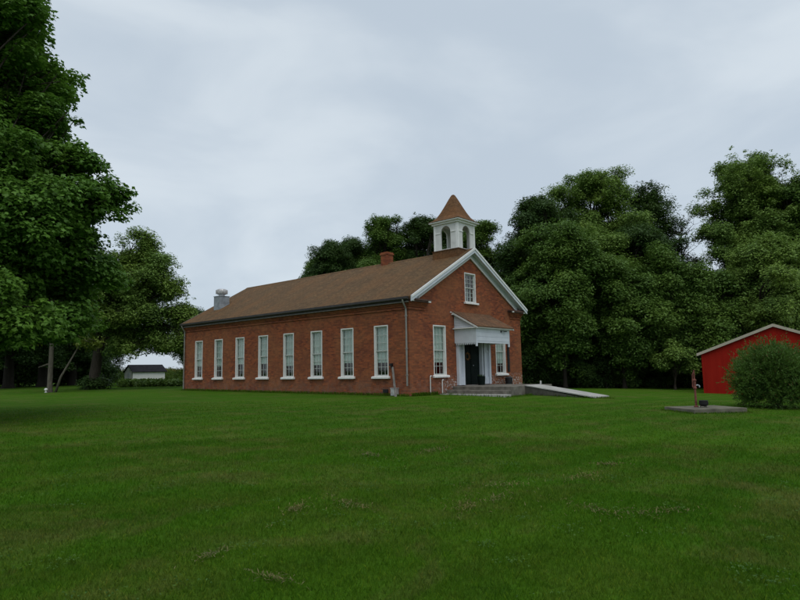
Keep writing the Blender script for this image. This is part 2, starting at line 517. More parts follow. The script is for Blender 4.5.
# ------------------------------------------------------------------ ground
def axis_pts():
    inner = np.arange(-32, 45.01, 0.7)
    left = -32-np.cumsum(0.9*1.16**np.arange(34)); right = 45+np.cumsum(0.9*1.16**np.arange(34))
    return np.concatenate([left[::-1], inner, right])
ax = axis_pts(); nx = len(ax)
X, Y = np.meshgrid(ax, ax, indexing='ij')
Z = gh(X, Y)
Vg = np.stack([X, Y, Z], -1).reshape(-1, 3)
ii, jj = np.meshgrid(np.arange(nx-1), np.arange(nx-1), indexing='ij')
a0 = (ii*nx+jj).ravel()
Fg = np.stack([a0, a0+nx, a0+nx+1, a0+1], 1)
lawn = link('ground', np_mesh('ground', Vg, Fg, MT['turf'], smooth=True))
tag(lawn, 'mown green lawn running from the foreground to the schoolhouse', 'lawn', kind='structure')

# ------------------------------------------------------------------ schoolhouse
BW, BL = 10.0, 19.9                     # front width, side length
OV, HE, HR = 0.22, 4.50, 7.44           # roof overhang, eave height, ridge height
SL = (HR-HE)/(BW/2+OV)
def roof_z(x):
    return HE+SL*(min(x, BW-x)+OV)
school = thing('schoolhouse', 'red brick one storey schoolhouse with brown shingled gable roof and white belfry', 'schoolhouse')
WZ0, WZ1 = 0.85, 3.277                   # window opening
SIDE = [(1.308+2.3378*i, 1.308+2.3378*i+0.914) for i in range(8)]
FRONT = [(1.76, 2.76), (7.25, 8.25)]
DOOR = (4.17, 5.80, 0.33, 2.75)
ATTIC = (4.50, 5.50, 4.58, 6.14)
TH = 0.30
WT = 4.26                                # top of the side walls
wb = MB()
def wall_grid(mb, xs, zs, holes, P):
    """boxes between grid lines of a wall, leaving the holes open"""
    for i in range(len(xs)-1):
        z0 = None
        for j in range(len(zs)-1):
            xm, zm = (xs[i]+xs[i+1])/2, (zs[j]+zs[j+1])/2
            op = any(h[0] < xm < h[1] and h[2] < zm < h[3] for h in holes)
            if not op and z0 is None: z0 = zs[j]
            if op and z0 is not None:
                mb.box(*P(xs[i], xs[i+1]), z0, zs[j]); z0 = None
        if z0 is not None: mb.box(*P(xs[i], xs[i+1]), z0, zs[-1])
hs = [(a, b, WZ0, WZ1) for a, b in SIDE]
xs = sorted({0.0, BL}.union(*[{a, b} for a, b in SIDE]))
wall_grid(wb, xs, [-0.6, WZ0, WZ1, WT], hs, lambda a, b: (0.0, TH, a, b))
wall_grid(wb, [0, BL], [-0.6, WT], [], lambda a, b: (BW-TH, BW, a, b))
hf = [(a, b, WZ0, WZ1) for a, b in FRONT]+[DOOR]
xs = sorted({TH, BW-TH, DOOR[0], DOOR[1]}.union(*[{a, b} for a, b in FRONT]))
wall_grid(wb, xs, [-0.6, DOOR[2], WZ0, DOOR[3], WZ1, WT], hf, lambda a, b: (a, b, 0.0, TH))
wall_grid(wb, [TH, BW-TH], [-0.6, WT], [], lambda a, b: (a, b, BL-TH, BL))
def rz(x): return roof_z(x)-0.10
for a, b in ((0.0, TH), (BL-TH, BL)):    # gables
    if a == 0:
        wb.prism([(0, WT), (ATTIC[0], WT), (ATTIC[0], rz(ATTIC[0])), (0, rz(0))], 'y', a, b)
        wb.prism([(ATTIC[1], WT), (BW, WT), (BW, rz(BW)), (ATTIC[1], rz(ATTIC[1]))], 'y', a, b)
        wb.box(ATTIC[0], ATTIC[1], a, b, WT, ATTIC[2])
        wb.prism([(ATTIC[0], ATTIC[3]), (ATTIC[1], ATTIC[3]), (ATTIC[1], rz(ATTIC[1])), (5, rz(5)), (ATTIC[0], rz(ATTIC[0]))], 'y', a, b)
    else:
        wb.prism([(0, WT), (BW, WT), (BW, rz(BW)), (5, rz(5)), (0, rz(0))], 'y', a, b)
# corbelled courses under the eaves and on the gable returns
for k, (z0, z1, o) in enumerate(((3.93, 4.00, 0.05), (4.06, 4.13, 0.05), (4.13, 4.20, 0.10), (4.20, 4.27, 0.148))):
    wb.box(-o, 0.0, -o, BL+o*0.5, z0, z1)
    wb.box(BW, BW+o, -o, BL+o*0.5, z0, z1)
    wb.box(0.0, 1.12+o, -o, 0.0, z0, z1)
    wb.box(BW-1.12-o, BW, -o, 0.0, z0, z1)
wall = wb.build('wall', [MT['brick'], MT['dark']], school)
for p_ in wall.data.polygons:             # the rooms' side of the walls has room darkness put into its colour
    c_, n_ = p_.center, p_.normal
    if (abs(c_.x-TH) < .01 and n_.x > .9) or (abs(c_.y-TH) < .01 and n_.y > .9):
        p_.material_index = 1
# floor, ceiling and added partitions, coloured near black so windows look dark
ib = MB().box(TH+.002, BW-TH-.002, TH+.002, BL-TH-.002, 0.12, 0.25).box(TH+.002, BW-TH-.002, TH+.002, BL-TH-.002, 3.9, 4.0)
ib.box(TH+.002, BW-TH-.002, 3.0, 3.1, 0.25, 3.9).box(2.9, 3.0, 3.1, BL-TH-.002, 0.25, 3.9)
ib.build('dark_room_lining', MT['dark'], school)
# --- roof: two slopes as thick slabs
FO = 0.32                                # overhang past the gables
rb = MB()
T = 0.09
for s in (0, 1):
    f = (lambda x: x) if s == 0 else (lambda x: BW-x)
    rb.prism([(f(-OV), HE), (f(5.0), HR), (f(5.0), HR-T), (f(-OV), HE-T)], 'y', -FO, BL+OV)
roof = rb.build('roof', MT['shingle'], school)
MB().prism([(5-0.16, HR-0.16*SL+0.012), (5, HR+0.03), (5+0.16, HR-0.16*SL+0.012), (5+0.16, HR-0.16*SL-0.004), (5, HR+0.006), (5-0.16, HR-0.16*SL-0.004)], 'y', 1.75, BL+OV).build('ridge_cap', MT['shingle'], roof)
# chimney on the ridge
ch = MB().box(4.74, 5.26, 5.62, 6.14, 7.2, 7.92).box(4.70, 5.30, 5.58, 6.18, 7.92, 8.02).box(4.73, 5.27, 5.61, 6.15, 8.02, 8.08)
chm = ch.build('chimney', MT['brick'], roof)
# metal roof vent near the back gable
vx, vy = 1.82, 18.45
vb = MB().box(vx-.37, vx+.37, vy-.37, vy+.37, 5.25, 6.36)
vb.box(vx-.40, vx+.40, vy-.40, vy+.40, 6.36, 6.40)
vent = vb.build('roof_vent', MT['galv'], roof)
vc = MB().lathe([(.20, 6.40), (.20, 6.50), (.30, 6.54), (.37, 6.62), (.38, 6.74), (.35, 6.84), (.24, 6.90), (.02, 6.92)], (vx, vy, 0), 20)
for k in range(20):
    th = 2*math.pi*k/20
    vc.box(vx+.385*math.cos(th)-.012, vx+.385*math.cos(th)+.012, vy+.385*math.sin(th)-.012, vy+.385*math.sin(th)+.012, 6.56, 6.82)
vc.build('vent_cap', MT['galv_light'], roof, smooth=False)
# --- eaves: gutter, fascia boards
for s in (0, 1):
    f = (lambda x: x) if s == 0 else (lambda x: BW-x)
    eb = MB().prism([(f(-.35), HE-.015), (f(-.225), HE-.015), (f(-.225), HE-.17), (f(-.30), HE-.17), (f(-.35), HE-.12)], 'y', -.20, BL+.16)
    eb.build('gutter', MT['gutter'], school)
    MB().box(*sorted((f(-.223), f(-.15))), -.15, BL+.10, HE-.24, HE-.095).build('fascia', MT['gutter'], school)
# white weathered strip below the gutter
MB().box(-.235, -.1505, -.15, BL+.1, HE-.272, HE-.242).build('bed_mould', MT['greyboard'], school)
# --- gable cornice (raking): barge, soffit, frieze, moulding
def rake(y0, y1, d0, d1, x_in, mat, name, par):
    """a board under both roof slopes: depth below the roof line d0..d1, from y0 to y1"""
    mb = MB()
    for s in (0, 1):
        f = (lambda x: x) if s == 0 else (lambda x: BW-x)
        xa = x_in
        mb.prism([(f(xa), roof_z(xa)-d0), (f(5.0), HR-d0), (f(5.0), HR-d1), (f(xa), roof_z(xa)-d1)], 'y', y0, y1)
    return mb.build(name, mat, par)
cornice = rake(-FO-.05, -FO-.002, -.012, .25, -OV, MT['bluewhite'], 'raking_cornice', school)
rake(-FO-.085, -FO-.052, -.018, .09, -OV, MT['white_clean'], 'crown_mould', cornice)
rake(-FO, -.002, .14, .18, 0.05, MT['bluewhite'], 'soffit', cornice)
rake(-.05, -.003, .182, .50, 0.35, MT['bluewhite'], 'frieze', cornice)
rake(-.09, -.052, .42, .52, 0.62, MT['white'], 'frieze_mould', cornice)
rake(BL+OV-.03, BL+OV+.015, -.01, .18, -OV, MT['greyboard'], 'rear_barge', cornice)
# cornice returns over the brick corbels
for s in (0, 1):
    f = (lambda x: x) if s == 0 else (lambda x: BW-x)
    x0, x1 = sorted((f(-.20), f(1.36)))
    rt_ = MB().box(x0, x1, -.30, -.002, 4.345, 4.415)
    x2, x3 = sorted((f(-.16), f(1.30)))
    rt_.box(x2, x3, -.25, -.002, 4.275, 4.343)
    o = rt_.build('cornice_return', MT['brownboard'], school)
    x4, x5 = sorted((f(1.12), f(1.30)))
    MB().box(x4, x5, -.30, -.252, 4.28, 4.343).build('return_block', MT['white'], o)
    MB().box(*sorted((f(-.15), f(.05))), -.30, -.252, 4.28, 4.343).build('return_block', MT['white'], o)
# --- downspouts at the side wall's two ends
def downspout(y, z0):
    d = MB()
    d.tube([(-.30, y, HE-.13), (-.29, y, 4.28), (-.20, y, 4.12), (-.085, y, 3.95), (-.085, y, 3.7), (-.085, y, 1.5), (-.085, y, z0)], 0.042, 8)
    for z in (3.6, 2.1, 0.9):
        d.box(-.135, -.035, y-.055, y+.055, z, z+.03)
    return d.build('downspout', MT['pipe'], school, smooth=False)
downspout(.10, .42); downspout(BL-.06, 0.1)

# --- windows (local x along the wall, -y outward, z up from the opening's base)
def window(width, hgt, shade_frac, nvert=3, dark_rail=True):
    w2 = width/2
    fr = MB()
    c = .055
    fr.box(-w2+.002, -w2+c, -.012, .17, .0, hgt-.002).box(w2-c, w2-.002, -.012, .17, .0, hgt-.002)
    fr.box(-w2+c, w2-c, -.012, .17, hgt-c, hgt-.002).box(-w2+c, w2-c, .05, .17, 0.0, c*.7)
    frame = fr.build('window', MT['white_clean'], school)
    sb = MB().hexa([(-w2-.11, -.13, -.10), (w2+.11, -.13, -.10), (w2+.11, -.002, -.10), (-w2-.11, -.002, -.10),
                    (-w2-.11, -.13, -.012), (w2+.11, -.13, -.012), (w2+.11, -.002, .02), (-w2-.11, -.002, .02)])
    sb.build('sill', MT['sill'], frame, bevel=.008)
    half = hgt*.5
    for nm, z0, z1, yy in (('upper_sash', half-.02, hgt-c, .075), ('lower_sash', c*.7, half+.02, .115)):
        s = MB()
        x0, x1 = -w2+c, w2-c
        s.box(x0, x0+.04, yy, yy+.035, z0, z1).box(x1-.04, x1, yy, yy+.035, z0, z1)
        s.box(x0+.04, x1-.04, yy, yy+.035, z0, z0+.045).box(x0+.04, x1-.04, yy, yy+.035, z1-.045, z1)
        for k in range(1, nvert):
            xx = x0+.04+(x1-x0-.08)*k/nvert
            s.box(xx-.008, xx+.008, yy+.004, yy+.03, z0+.045, z1-.045)
        for k in (1, 2):
            zz = z0+.045+(z1-z0-.09)*k/3
            s.box(x0+.041, x1-.041, yy+.006, yy+.028, zz-.009, zz+.009)
        s.build(nm, MT['sash'], frame)
        gm = MB(); gy = yy+.018
        gm.poly([(x0+.03, gy, z0+.03), (x1-.03, gy, z0+.03), (x1-.03, gy, z1-.03), (x0+.03, gy, z1-.03)])
        gm.build('pane', MT['glass'], frame)
    if shade_frac:
        MB().box(-w2+c+.03, w2-c-.03, .165, .17, hgt*(1-shade_frac), hgt-.03).build('roller_shade', MT['shade'], frame)
    return frame
def copy_part(o, loc, rzz):
    c = o.copy(); COL.objects.link(c); c.parent = school; c.location = loc; c.rotation_euler = (0, 0, rzz)
    for chd in list(o.children):
        d = chd.copy(); COL.objects.link(d); d.parent = c
        if d.name.startswith('roller_shade'):      # each shade pulled to its own height
            f_ = shade_rng.uniform(.90, 1.07); d.scale = (1, 1, f_); d.location.z = (WZ1-WZ0-.03)*(1-f_)
    return c
shade_rng = random.Random(12)
win = window(.914, WZ1-WZ0, .73)
fracs = [.73, .73, .72, .74, .73, .74, .73, .80]
for i, (a, b) in enumerate(SIDE):
    o = win if i == 0 else copy_part(win, (0, 0, 0), 0)
    o.location = (0, (a+b)/2, WZ0); o.rotation_euler = (0, 0, -math.pi/2)
fwin = window(1.0, WZ1-WZ0, .74)
for i, (a, b) in enumerate(FRONT):
    o = fwin if i == 0 else copy_part(fwin, (0, 0, 0), 0)
    o.location = ((a+b)/2, 0, WZ0)
awin = window(1.0, ATTIC[3]-ATTIC[2], 0)
awin.location = (5.0, 0, ATTIC[2])
cu = MB()
for k in range(9):                        # pale curtain strips behind the attic panes
    if k in (0, 1, 3, 4, 6, 7): continue
    x = -.42+.093*k
    cu.box(x, x+.06, .22+.01*(k % 3), .226+.01*(k % 3), .1, 1.45)
cu.build('curtain', MT['shade'], awin)
# flat brick arches over the openings read as a thin dark line
# --- door and its surround
dr = MB().box(4.20, 5.78, .10, .16, DOOR[2], 2.74)
for x0, x1 in ((4.30, 4.93), (5.05, 5.68)):
    for z0, z1 in ((.48, 1.10), (1.22, 2.00), (2.12, 2.62)):
        dr.box(x0, x1, .085, .10, z0, z1)
dr.box(4.965, 5.015, .07, .10, .36, 2.72)
door = dr.build('door', MT['door'], school, bevel=.006)
MB().lathe([(.02, 0), (.032, .02), (.032, .05), (.01, .065)], (5.12, .03, 1.28), 12).build('handle', MT['galv'], door)
for strips, panel in ((((3.60, 3.75, -.16, -.002), (4.05, 4.195, -.10, .12)), (3.75, 4.05)),
                      (((6.02, 6.12, -.08, -.002), (6.37, 6.52, -.16, -.002)), (6.12, 6.37))):
    en = MB()
    for x0, x1, y0, y1 in strips:
        en.box(x0, x1, y0, y1, .335, 2.95)
    x0, x1 = panel
    en.box(x0, x1, -.05, -.002, .335, 2.95)
    en.box(x0, x1, -.09, -.052, .335, .70)
    en.box(x0, x1, -.09, -.052, 2.0, 2.10)
    en.build('pilaster', MT['bluewhite'], school, bevel=.006)
MB().box(5.775, 5.87, -.10, .12, .335, 2.95).build('door_jamb', MT['bluewhite'], school, bevel=.006)
MB().box(5.872, 6.018, -.02, -.003, .34, 2.9).build('side_light', MT['black'], school)
# --- canopy over the door
CX0, CX1, CY = 3.50, 6.60, -1.30
cz0, cz1 = 2.40, 3.12
cab = MB()
cab.box(CX0, CX1, CY, CY+.05, cz0, cz1)
cab.box(CX0, CX0+.05, CY+.05, -.002, cz0+.02, cz1)
cab.box(CX1-.05, CX1, CY+.05, -.002, cz0+.02, cz1)
cab.box(CX0+.05, CX1-.05, CY+.05, -.002, 2.96, 3.0)
for k in range(3):                        # lap boards on the fascia
    z = cz0+.10+.22*k
    cab.box(CX0+.06, CX1-.06, CY-.012, CY-.001, z, z+.19)
canopy = cab.build('canopy', MT['bluewhite'], school)
tb = MB()                                 # scalloped lower edge on the side
nb = 11
for k in range(nb):
    y0 = CY+.05+(1.20/nb)*k
    w_ = 1.20/nb
    tb.prism([(y0+.01, cz0+.015), (y0+w_-.01, cz0+.015), (y0+w_*.62, cz0-.075), (y0+w_*.38, cz0-.075)], 'x', CX0+.006, CX0+.04)
for x in (CX0+.002, CX1-.122):
    MB().box(x, x+.12, CY+.002, CY+.048, cz0-.16, cz0-.004).build('pendant', MT['bluewhite'], canopy)
tb.build('scalloped_trim', MT['bluewhite'], canopy)
et = MB().box(CX0-.14, CX1+.14, CY-.16, CY+.04, cz1+.002, cz1+.06)
et.box(CX0-.14, CX0+.10, CY+.04, -.002, cz1+.002, cz1+.05).box(CX1-.10, CX1+.14, CY+.04, -.002, cz1+.002, cz1+.05)
et.build('eave_board', MT['white_clean'], canopy)
zt, zf = 4.03, cz1+.10
def cz(y): return zf+(zt-zf)*(y-(CY-.2))/(0-(CY-.2))
MB().prism([(-.002, zt), (CY-.20, zf), (CY-.20, zf-.05), (-.002, zt-.05)], 'x', CX0-.14, CX1+.14).build('canopy_roof', MT['shingle_canopy'], canopy)
for x0, x1 in ((CX0+.0, CX0+.05), (CX1-.05, CX1)):
    g_ = MB().prism([(-.002, cz1+.052), (CY+.02, cz1+.052), (-.002, cz(0)-.07)], 'x', x0, x1)
    for k in range(6):
        zz = cz1+.07+k*.12
        ylim = (CY-.2)+(zz+.14-zf+.06)/(zt-zf)*(0-(CY-.2))
        if ylim < -.1:
            g_.box(x0-.012, x0-.001, ylim, -.01, zz, zz+.10)
    g_.build('canopy_gable', MT['bluewhite'], canopy)
for x0, x1 in ((CX0-.16, CX0-.128), (CX1+.128, CX1+.16)):
    MB().prism([(-.002, zt-.052), (CY-.19, zf-.052), (CY-.19, zf-.13), (-.002, zt-.14)], 'x', x0, x1).build('canopy_barge', MT['white'], canopy)
lp = MB().tube([(5.75, CY-.015, 3.02), (5.75, CY-.10, 3.04), (5.95, CY-.13, 3.03)], .016, 8)
lp.box(5.70, 5.80, CY-.03, CY-.013, 2.97, 3.07).box(5.93, 6.08, CY-.17, CY-.09, 3.0, 3.045)
lp.build('door_lamp', MT['black'], canopy)
# --- right of the right window: dark shutter leaf
sh = MB().box(8.42, 8.62, -.05, -.003, .95, 3.2)
for k in range(16):
    sh.box(8.45, 8.59, -.062, -.051, 1.02+k*.135, 1.02+k*.135+.07)
sh.build('shutter', MT['black'], school)
# --- pale pipes standing at the wall left of the steps
for x, zt_ in ((1.36, .80), (2.28, .60)):
    pp = MB().tube([(x, -.09, -.2), (x, -.09, zt_)], .025, 8)
    pp.tube([(x, -.09, zt_), (x+.07, -.09, zt_+.05)], .03, 8)
    pp.build('standpipe', MT['white'], school)
# --- wall hooks beside the canopy roof
MB().box(3.16, 3.22, -.06, -.003, 3.94, 4.00).build('wall_bracket', MT['white'], school)
MB().box(3.26, 3.32, -.06, -.003, 3.84, 3.89).build('wall_bracket', MT['white'], school)

# --- belfry
BC, BB = (5.0, .92), .78                  # centre, half width
bz0, bz1 = 7.41, 8.92
bm_ = MB()
def arch_wall(mb, P):
    """one wall of the belfry with an arched opening; u in -BB..BB"""
    ow, zs_, zb_ = .345, 8.37, 7.47
    th = .07
    def quadp(pts):
        n = len(pts)
        a = [P(u, 0, z) for u, z in pts]; b = [P(u, th, z) for u, z in pts]
        s = len(mb.v); mb.v += a+b
        mb.f.append(tuple(range(s, s+n))); mb.m.append(0)
        mb.f.append(tuple(reversed(range(s+n, s+2*n)))); mb.m.append(0)
        for i in range(n):
            j = (i+1) % n
            mb.f.append((s+i, s+n+i, s+n+j, s+j)); mb.m.append(0)
    e = BB-.001
    quadp([(-e, bz0), (-ow, bz0), (-ow, zs_), (-e, zs_)])
    quadp([(ow, bz0), (e, bz0), (e, zs_), (ow, zs_)])
    quadp([(-ow, bz0), (ow, bz0), (ow, zb_), (-ow, zb_)])
    K = 10
    for k in range(K):
        a0_, a1_ = math.pi*k/K, math.pi*(k+1)/K
        u0, u1 = ow*math.cos(a0_), ow*math.cos(a1_)
        z0, z1 = zs_+ow*math.sin(a0_), zs_+ow*math.sin(a1_)
        e0 = e*math.cos(a0_)/max(abs(math.cos(a0_)), abs(math.sin(a0_)))
        quadp([(u0, z0), (u1, z1), (u1 if 0 < k < K-1 else (u1), bz1), (u0, bz1)])
    quadp([(-e, zs_), (-ow, zs_), (-ow, bz1), (-e, bz1)])
    quadp([(ow, zs_), (e, zs_), (e, bz1), (ow, bz1)])
    return ow, zs_
cx_, cy_ = BC
arch_wall(bm_, lambda u, d, z: (cx_+u, cy_-BB+d, z))
arch_wall(bm_, lambda u, d, z: (cx_+u, cy_+BB-d, z))
arch_wall(bm_, lambda u, d, z: (cx_-BB+d, cy_+u*.91, z))
arch_wall(bm_, lambda u, d, z: (cx_+BB-d, cy_+u*.91, z))
belfry = bm_.build('belfry', MT['white'], school)
MB().box(cx_-BB-.07, cx_+BB+.07, cy_-BB-.07, cy_+BB+.07, 6.55, 7.385).box(cx_-BB-.11, cx_+BB+.11, cy_-BB-.11, cy_+BB+.11, 7.386, 7.409).build('belfry_base', MT['shingle_belfry'], belfry)
for sx in (-1, 1):                        # corner boards with their impost blocks
    for sy in (-1, 1):
        tr_ = MB()
        px_, py_ = cx_+sx*(BB+.012), cy_+sy*(BB+.012)
        tr_.box(*sorted((px_, px_-sx*.13)), *sorted((py_, py_-sy*.13)), bz0, bz1-.002)
        tr_.box(*sorted((cx_+sx*.34, cx_+sx*(BB-.119))), *sorted((cy_+sy*(BB+.03), cy_+sy*(BB+.001))), 8.33, 8.39)
        tr_.box(*sorted((cx_+sx*(BB+.03), cx_+sx*(BB+.001))), *sorted((cy_+sy*.34, cy_+sy*(BB-.119))), 8.33, 8.39)
        tr_.build('corner_board', MT['white_clean'], belfry)
MB().box(cx_-BB+.08, cx_+BB-.08, cy_-BB+.08, cy_+BB-.08, 7.412, 7.44).build('belfry_floor', MT['greyboard'], belfry)
MB().box(cx_-BB+.08, cx_+BB-.08, cy_-BB+.08, cy_+BB-.08, 8.84, 8.9).build('belfry_ceiling', MT['greyboard'], belfry)
ev = MB().box(cx_-BB-.20, cx_+BB+.20, cy_-BB-.20, cy_+BB+.20, bz1, bz1+.07)
ev.box(cx_-BB-.09, cx_+BB+.09, cy_-BB-.09, cy_+BB+.09, bz1-.10, bz1-.002)
ev.build('belfry_eave', MT['white_clean'], belfry)
sp = MB()                                 # flared (concave) square spire
prof = [(1.02, bz1+.071), (.84, bz1+.17), (.66, bz1+.36), (.50, bz1+.66), (.34, bz1+1.02), (.18, bz1+1.40), (.085, bz1+1.60), (.05, bz1+1.65)]
for i in range(len(prof)-1):
    r0, z0 = prof[i]; r1, z1 = prof[i+1]
    c0 = [(cx_-r0, cy_-r0, z0), (cx_+r0, cy_-r0, z0), (cx_+r0, cy_+r0, z0), (cx_-r0, cy_+r0, z0)]
    c1 = [(cx_-r1, cy_-r1, z1), (cx_+r1, cy_-r1, z1), (cx_+r1, cy_+r1, z1), (cx_-r1, cy_+r1, z1)]
    for k in range(4):
        sp.poly([c0[k], c0[(k+1) % 4], c1[(k+1) % 4], c1[k]])
r1, z1 = prof[-1]
sp.poly([(cx_-r1, cy_-r1, z1), (cx_+r1, cy_-r1, z1), (cx_+r1, cy_+r1, z1), (cx_-r1, cy_+r1, z1)])
sp.build('spire', MT['shingle_belfry'], belfry)

# --- wreath hung on the door
wr = MB()
for k in range(60):
    th = 2*math.pi*k/60; rr = .15+random.Random(k).uniform(-.03, .03)
    x, z = 4.66+rr*math.cos(th), 1.78+rr*math.sin(th)
    th2 = th+random.Random(k+99).uniform(-1, 1)
    wr.tube([(x, .075, z), (x+.07*math.cos(th2), .05-.02*(k % 3), z+.07*math.sin(th2))], [.018, .004], 5)
tag(wr.build('wreath', simple('dried_leaves', (0.17, 0.085, 0.03), 0.5, 12, 0.9)), 'small round brown wreath hanging on the dark green door', 'wreath')

# ------------------------------------------------------------------ porch and ramp
porch = thing('entrance_steps', 'grey concrete landing with steps before the white framed door', 'steps', (4.7, -1.8, -.05))
def rel(mb, name, mat, **k):
    mb.v = [(v[0]-4.7, v[1]+1.8, v[2]+.05) for v in mb.v]
    return mb.build(name, mat, porch, **k)
rel(MB().box(3.0, 6.9, -3.45, -.17, -.5, .31), 'platform', MT['concrete'], bevel=.012)
rel(MB().box(2.5, 2.998, -3.45, -.17, -.5, .15), 'step', MT['concrete'], bevel=.012)
rel(MB().box(1.95, 2.498, -3.75, -.17, -.5, -.015), 'step', MT['concrete_pale'], bevel=.012)
rel(MB().box(4.18, 5.80, -.168, .098, .0, .325), 'threshold', MT['concrete_pale'])
rel(MB().box(6.80, 6.86, -2.9, -2.84, .31, .48), 'kerb_post', MT['white'])
RX0, RX1, RY0, RY1 = 4.25, 5.65, -3.452, -6.25
zr1 = g(5.1, RY1)+.02
rp = MB().hexa([(RX0, RY0, -.5), (RX1, RY0, -.5), (RX1, RY1, zr1-.2), (RX0, RY1, zr1-.2),
                (RX0, RY0, .30), (RX1, RY0, .30), (RX1, RY1, zr1), (RX0, RY1, zr1)])
ramp = thing('access_ramp', 'long pale concrete ramp sloping from the door landing onto the lawn', 'ramp', (5.1, -7.0, zr1))
rp.v = [(v[0]-5.1, v[1]+7.0, v[2]-zr1) for v in rp.v]
rp.build('ramp_slab', MT['concrete_dark'], ramp)
dk = MB().hexa([(RX0-.03, RY0, .303), (RX1+.03, RY0, .303), (RX1+.03, RY1-.6, zr1-.02), (RX0-.03, RY1-.6, zr1-.02),
                (RX0-.03, RY0, .345), (RX1+.03, RY0, .345), (RX1+.03, RY1-.6, zr1+.022), (RX0-.03, RY1-.6, zr1+.022)])
dk.v = [(v[0]-5.1, v[1]+7.0, v[2]-zr1) for v in dk.v]
dk.build('ramp_deck', MT['concrete_pale'], ramp)

# things by the walls
b_ = MB().lathe([(.17, 0), (.20, .30), (.205, .44), (.185, .45), (.17, .36), (.0, .36)], (0, 0, 0), 16)
pl = thing('planter', 'dark round planter standing against the right side of the green door', 'planter', (5.15, -.42, .312))
b_.build('pot', MT['door'], pl)
mb = MB()
for k in range(30):
    rn = random.Random(k+5)
    a = rn.uniform(0, 6.28); q = rn.uniform(.02, .15)
    mb.tube([(q*math.cos(a), q*math.sin(a), .36), (1.3*q*math.cos(a), 1.3*q*math.sin(a), .50+rn.uniform(0, .06))], [.02, .003], 4)
mb.build('plant', MT['leaf_dark'], pl)
bn = thing('litter_bin', 'dark bin standing under the shutter right of the front window', 'bin', (7.92, -.36, g(7.92, -.36)))
zb = .0
MB().lathe([(.17, 0), (.20, .62), (.20, .70), (.0, .72)], (0, 0, 0), 14).build('bin_body', MT['black'], bn)
MB().lathe([(.215, .70), (.215, .74), (.12, .81), (.0, .83)], (0, 0, 0), 14).build('lid', MT['black'], bn)
pk = MB().hexa([(-.53, .36, -.12), (-.50, .36, -.12), (-.50, .48, -.12), (-.53, .48, -.12), (-.045, .98, 1.30), (-.015, .98, 1.30), (-.015, 1.08, 1.30), (-.045, 1.08, 1.30)])
tag(pk.build('wooden_plank', MT['greyboard']), 'narrow weathered plank leaning against the brick beside the corner window', 'plank')
hk = MB().box(-.14, -.003, 1.02, 1.14, 1.33, 1.46)
hk.tube([(-.07, 1.08, 1.33), (-.07, 1.08, 1.22)], .03, 8)
hk.build('outlet_box', MT['black'], school)
mbx = thing('utility_box', 'small grey metal box at the wall foot beneath the leaning plank', 'utility box', (-.16, .80, g(-.16, .8)))
MB().box(-.12, .12, -.14, .16, .02, .34).box(-.14, .14, -.16, .18, .34, .37).build('cabinet', MT['galv_light'], mbx, bevel=.01)
MB().tube([(0, .05, -.1), (0, .05, .02)], .04, 8).build('leg', MT['galv'], mbx)
vb2 = MB().box(-.06, -.003, 1.34, 1.64, .10, .26)
for k in range(4): vb2.box(-.066, -.061, 1.36, 1.62, .12+.032*k, .135+.032*k)
vb2.build('wall_vent', MT['black'], school)

# ------------------------------------------------------------------ pump slab
SX, SY = spot(699.5, 19.2)
sz = g(SX, SY)
slab = MB().box(-.9, .9, -.75, .75, -.3, .13)
tag(slab.build('well_slab', simple('stained_concrete', (0.135, 0.128, 0.098), 0.35, 2.5, 0.95, 0.1, bump=0.3, dirt=(0.07, 0.07, 0.045)), None, (SX, SY, sz), -YAW+R(10), bevel=.015), 'flat grey concrete well slab set in the lawn near the bush', 'slab')
PX, PY = spot(691.5, 19.3)
zp = sz+.131
pump = thing('hand_pump', 'slim rusty hand pump standing on the concrete well slab', 'hand pump', (PX, PY, zp), -YAW+R(6))
MB().lathe([(.07, 0), (.07, .03), (.035, .05), (.03, .55), (.034, .56)], (0, 0, 0), 12).build('standpipe', MT['rust'], pump)
MB().lathe([(.036, .56), (.055, .58), (.055, .62), (.042, .64), (.042, .80), (.056, .82), (.056, .86), (.025, .89)], (0, 0, 0), 12).build('pump_head', MT['rust'], pump)
MB().tube([(.035, 0, .68), (.10, 0, .69), (.15, 0, .67), (.16, 0, .62)], [.022, .02, .02, .022], 8).build('spout', MT['galv'], pump)
MB().tube([(0, 0, .88), (0, 0, 1.17)], .022, 8).tube([(-.015, 0, 1.10), (-.06, 0, 1.02), (-.075, 0, .62)], [.014, .014, .018], 6).build('pump_handle', MT['rust'], pump)
KX, KY = spot(699.0, 19.15)
kt = thing('iron_kettle', 'black cast iron kettle sitting beside the hand pump', 'kettle', (KX, KY, zp), 0)
MB().lathe([(.06, .03), (.115, .06), (.14, .12), (.125, .19), (.14, .21), (.134, .215), (.11, .18), (.09, .07), (.0, .06)], (0, 0, 0), 18).build('pot', MT['black'], kt, smooth=True)
for k in range(3):
    a = 2.1*k
    MB().tube([(.085*math.cos(a), .085*math.sin(a), .06), (.10*math.cos(a), .10*math.sin(a), 0)], [.016, .010], 6).build('leg', MT['black'], kt)

